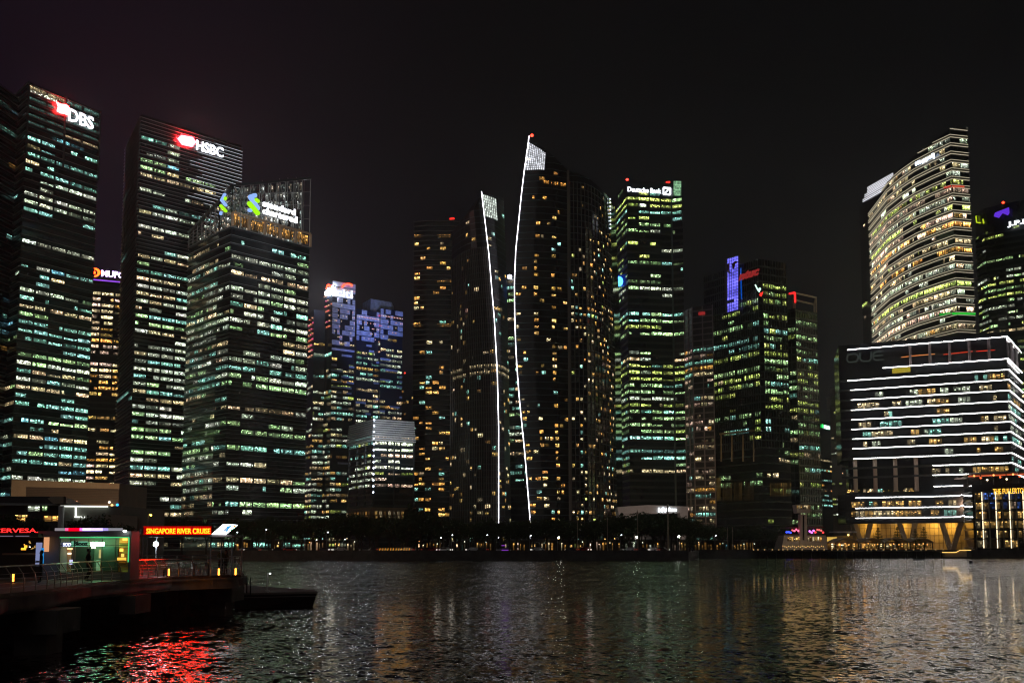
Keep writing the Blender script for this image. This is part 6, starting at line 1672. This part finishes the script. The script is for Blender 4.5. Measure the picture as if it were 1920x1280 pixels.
# ---- floating pontoon
a, b = pt_h(440, 1111.5, 1.15), pt_h(597, 1108.5, 1.15); c, d = pt_h(590, 1105, 1.15), pt_h(452, 1096, 1.15)
org = Vector(((a.x + b.x) / 2, (a.y + c.y) / 2, 0)); pt = empty('pontoon', org, 'black floating pontoon moored beyond the pier head', 'pontoon')
mb = MB(org); mb.prism([(p.x, p.y) for p in (a, b, c, d)], 1.0, 1.15); mb.build('deck', mat('pontoon_deck', (.22, .20, .19), .7, noise=.2, nscale=.8), pt)
mb = MB(org); low = [(a.x, a.y + .1), (b.x - .55, b.y + .1), (c.x - .4, c.y - .1), (d.x, d.y - .1)]; top = [(a.x, a.y + .05), (b.x - .12, b.y + .05), (c.x - .1, c.y - .05), (d.x, d.y - .05)]
mb.hexa([Vector((*p, -.4)) for p in low] + [Vector((*p, .995)) for p in top]); mb.build('hull', mat('black_hull', (.012, .012, .013), .5), pt)
mb = MB(org); mb.bar((a.x, a.y - .03, .82), (b.x - .2, b.y - .03, .82), .08, .06); mb.build('rubbing_strip', mat('grey_rubber', (.2, .2, .2), .6), pt)
p = pt_h(501, 1108.5, 1.15); l = empty('pontoon_lamp', p, 'white post with small lamp standing on the pontoon', 'lamp')
mb = MB(); mb.box((0, 0, .05), (.3, .3, .1)); mb.tube([(0, 0, .1), (0, 0, 1.45)], .05, 8); mb.build('post', mat('white_post', (.75, .72, .75), .5), l); mb = MB(); mb.tube([(0, 0, 1.40), (.14, 0, 1.44)], .03, 6); mb.build('arm', WHITEP, l)
mb = MB(); mb.sphere((.2, 0, 1.38), .07, 10, 6, sq=.6, col=(16, 18, 17)); mb.build('lamp_head', rl, l)
for i, (u, v) in enumerate(((462, 1111), (469, 1111))):
    p = pt_h(u, v, 1.15); o = empty('guide_pile', (p.x, p.y, -1), 'thin dark guide pile of the pontoon, ' + ('next to the pier head' if i == 0 else 'farther from the pier head'), 'guide pile', 'guide piles')
    mb = MB(); mb.tube([(0, .1, 0), (0, .1, 3.25)], .05, 8); mb.build('pile', DARKM, o); mb = MB(); mb.tube([(0, .1, 3.25), (0, .1, 3.3)], .07, 8); mb.build('cap', DARKM, o)

# ================================================================== facade floodlights (spots added to light the facades, no fixtures built)
def flood(u, v, y, target, e, col, size=40, name='floodlight', blend=.6):
    L = bpy.data.lights.new(name, 'SPOT'); L.energy = e; L.color = col; L.spot_size = math.radians(size); L.spot_blend = blend; L.shadow_soft_size = 1
    o = bpy.data.objects.new(name, L); COL.objects.link(o); p = pt_y(u, v, y); o.location = p
    d = Vector(target) - p; o.rotation_euler = d.to_track_quat('-Z', 'Y').to_euler(); return o
ya = A0.y
flood(735, 800, ya - 60, ax.pos(735, 595), 2.6e5, (.22, .32, 1), 36); flood(690, 800, ya - 60, ax.pos(690, 590), 2e5, (.3, .36, 1), 34); flood(640, 790, ya - 60, ax.pos(645, 570), 1.5e5, (.6, .62, 1), 34)
flood(735, 700, ya - 90, ax.pos(735, 690), 1.5e5, (.2, .35, 1), 50)
pb = pt_y(716, 800, 709)
flood(680, 850, 672, pt_y(680, 800, 715), 3e4, (.9, .95, 1), 80); flood(740, 850, 672, pt_y(740, 800, 715), 4e4, (.9, .95, 1), 80)
flood(1225, 1020, 600, pt_y(1225, 952, 640), 1.3e4, (1, .78, .65), 100)
flood(120, 990, 290, pt_y(120, 905, 330), 2.2e4, (1, .62, .32), 120); 
flood(1508, 1028, 480, pt_y(1508, 985, 500), 1.3e3, (1, .72, .5), 100)
flood(1655, 930, 500, pt_y(1660, 890, 560), 1.2e4, (1, .62, .4), 110)
flood(500, 470, 560, pt_y(500, 380, 660), 1.6e5, (.9, .95, 1), 60)
flood(1310, 1010, 640, pt_y(1312, 960, 800), 8e4, (1, .7, .35), 60)
flood(715, 600, ya - 40, pt_y(714, 565, ya + 5), 6e4, (.5, .58, 1), 70)
# ------------------------------------------------------------------ water, sky, light
def water_material():
    m = bpy.data.materials.new('bay_water'); nt, o = nodes_of(m)
    g = nt.nodes.new('ShaderNodeNewGeometry')
    def slope(sx, sy, sc_, det):
        mp = nt.nodes.new('ShaderNodeMapping'); mp.inputs['Scale'].default_value = (sx, sy, 1)
        nt.links.new(g.outputs['Position'], mp.inputs['Vector'])
        n = nt.nodes.new('ShaderNodeTexNoise'); n.inputs['Scale'].default_value = 1; n.inputs['Detail'].default_value = det
        n.inputs['Roughness'].default_value = 0.62
        nt.links.new(mp.outputs[0], n.inputs['Vector'])
        s = nt.nodes.new('ShaderNodeVectorMath'); s.operation = 'SUBTRACT'; s.inputs[1].default_value = (.5, .5, .5)
        nt.links.new(n.outputs['Color'], s.inputs[0])
        k = nt.nodes.new('ShaderNodeVectorMath'); k.operation = 'SCALE'; k.inputs['Scale'].default_value = sc_
        nt.links.new(s.outputs[0], k.inputs[0]); return k.outputs[0]
    a = slope(.5, .4, WAVE[0], 2); b = slope(3.1, 2.0, WAVE[1], 3)
    ad = nt.nodes.new('ShaderNodeVectorMath'); ad.operation = 'ADD'; nt.links.new(a, ad.inputs[0]); nt.links.new(b, ad.inputs[1])
    pn = nt.nodes.new('ShaderNodeTexNoise'); pn.inputs['Scale'].default_value = .035; pn.inputs['Detail'].default_value = 3; nt.links.new(g.outputs['Position'], pn.inputs['Vector'])
    pr = nt.nodes.new('ShaderNodeMapRange'); pr.inputs[1].default_value = .35; pr.inputs[2].default_value = .65; pr.inputs[3].default_value = .8; pr.inputs[4].default_value = 1.25; nt.links.new(pn.outputs['Fac'], pr.inputs[0])
    ms = nt.nodes.new('ShaderNodeVectorMath'); ms.operation = 'SCALE'; nt.links.new(ad.outputs[0], ms.inputs[0]); nt.links.new(pr.outputs[0], ms.inputs['Scale'])
    ml = nt.nodes.new('ShaderNodeVectorMath'); ml.operation = 'MULTIPLY'; ml.inputs[1].default_value = (1, 1, 0); nt.links.new(ms.outputs[0], ml.inputs[0])
    up = nt.nodes.new('ShaderNodeVectorMath'); up.operation = 'ADD'; up.inputs[1].default_value = (0, 0, 1); nt.links.new(ml.outputs[0], up.inputs[0])
    nm = nt.nodes.new('ShaderNodeVectorMath'); nm.operation = 'NORMALIZE'; nt.links.new(up.outputs[0], nm.inputs[0])
    p = nt.nodes.new('ShaderNodeBsdfPrincipled'); p.inputs['Base Color'].default_value = (.004, .006, .006, 1)
    p.inputs['Roughness'].default_value = .02; p.inputs['IOR'].default_value = 1.33
    nt.links.new(nm.outputs[0], p.inputs['Normal']); nt.links.new(p.outputs[0], o.inputs['Surface'])
    return m
WAVE = (0.45, 1.15)
HAZE = 0.00016
mb = MB(); mb.face([(-1500, -200, 0), (1500, -200, 0), (1500, 2500, 0), (-1500, 2500, 0)])
mb.build('water', water_material(), kind='structure')

w = bpy.data.worlds.new('World'); sc.world = w; w.use_nodes = True; nt = w.node_tree
for n in list(nt.nodes): nt.nodes.remove(n)
o = nt.nodes.new('ShaderNodeOutputWorld'); bg = nt.nodes.new('ShaderNodeBackground')
sky = nt.nodes.new('ShaderNodeTexSky'); sky.sky_type = 'NISHITA'; sky.sun_disc = False
sky.sun_elevation = math.radians(-6); sky.sun_rotation = math.radians(180)
tc = nt.nodes.new('ShaderNodeTexCoord'); nz = nt.nodes.new('ShaderNodeTexNoise'); nz.inputs['Scale'].default_value = 2.2; nz.inputs['Detail'].default_value = 5
nt.links.new(tc.outputs['Generated'], nz.inputs['Vector'])
sep = nt.nodes.new('ShaderNodeSeparateXYZ'); nt.links.new(tc.outputs['Generated'], sep.inputs[0])
# low cloud lit by the city: brighter towards the roofs, redder over the signs on the left
cl = M(nt, 'ADD', .1, M(nt, 'MULTIPLY', nz.outputs['Fac'], 1.8))
hz = M(nt, 'SUBTRACT', 1.0, M(nt, 'MULTIPLY', M(nt, 'MAXIMUM', sep.outputs[2], 0.0), 1.7)); hz = M(nt, 'MAXIMUM', hz, .4)
cl = M(nt, 'MULTIPLY', cl, hz)
mr = nt.nodes.new('ShaderNodeMapRange'); mr.inputs[1].default_value = .05; mr.inputs[2].default_value = -.38; mr.interpolation_type = 'SMOOTHSTEP'
nt.links.new(sep.outputs[0], mr.inputs[0])
mx = nt.nodes.new('ShaderNodeMix'); mx.data_type = 'RGBA'; mx.inputs[6].default_value = (.0070, .0068, .0076, 1); mx.inputs[7].default_value = (.0118, .0064, .0148, 1)
nt.links.new(mr.outputs[0], mx.inputs[0])
sv = nt.nodes.new('ShaderNodeVectorMath'); sv.operation = 'SCALE'; nt.links.new(mx.outputs[2], sv.inputs[0]); nt.links.new(cl, sv.inputs['Scale'])
sk = nt.nodes.new('ShaderNodeVectorMath'); sk.operation = 'SCALE'; sk.inputs['Scale'].default_value = .02; nt.links.new(sky.outputs[0], sk.inputs[0])
ad = nt.nodes.new('ShaderNodeVectorMath'); ad.operation = 'ADD'; nt.links.new(sv.outputs[0], ad.inputs[0]); nt.links.new(sk.outputs[0], ad.inputs[1])
nt.links.new(ad.outputs[0], bg.inputs[0]); bg.inputs[1].default_value = 1.0; nt.links.new(bg.outputs[0], o.inputs[0])
sun = bpy.data.lights.new('city_glow', 'SUN'); sun.energy = .085; sun.angle = math.radians(60); sun.color = (1, .93, .85)
so = bpy.data.objects.new('city_glow', sun); COL.objects.link(so); so.rotation_euler = (math.radians(62), 0, math.radians(-12))
sc.view_settings.view_transform = 'Standard'; sc.view_settings.look = 'None'; sc.view_settings.exposure = 0; sc.view_settings.gamma = 1
sc.cycles.use_denoising = True; sc.cycles.filter_width = 1.15
sc.cycles.max_bounces = 5; sc.cycles.diffuse_bounces = 2; sc.cycles.glossy_bounces = 3; sc.cycles.transmission_bounces = 4
sc.cycles.sample_clamp_indirect = 120
if 1:
    mb = MB(); mb.box((0, 700, 140), (1500, 1460, 282)); hz_ = mb.build('haze', bpy.data.materials.new('haze_air'), kind='stuff'); hz_.location = (0, 0, 0)
    nt_, o_ = nodes_of(hz_.data.materials[0]); v_ = nt_.nodes.new('ShaderNodeVolumePrincipled'); v_.inputs['Density'].default_value = HAZE; v_.inputs['Color'].default_value = (.9, .9, .92, 1); v_.inputs['Anisotropy'].default_value = .6
    nt_.links.new(v_.outputs[0], o_.inputs['Volume']); hz_.data.materials[0].cycles.homogeneous_volume = True
    sc.cycles.volume_bounces = 0
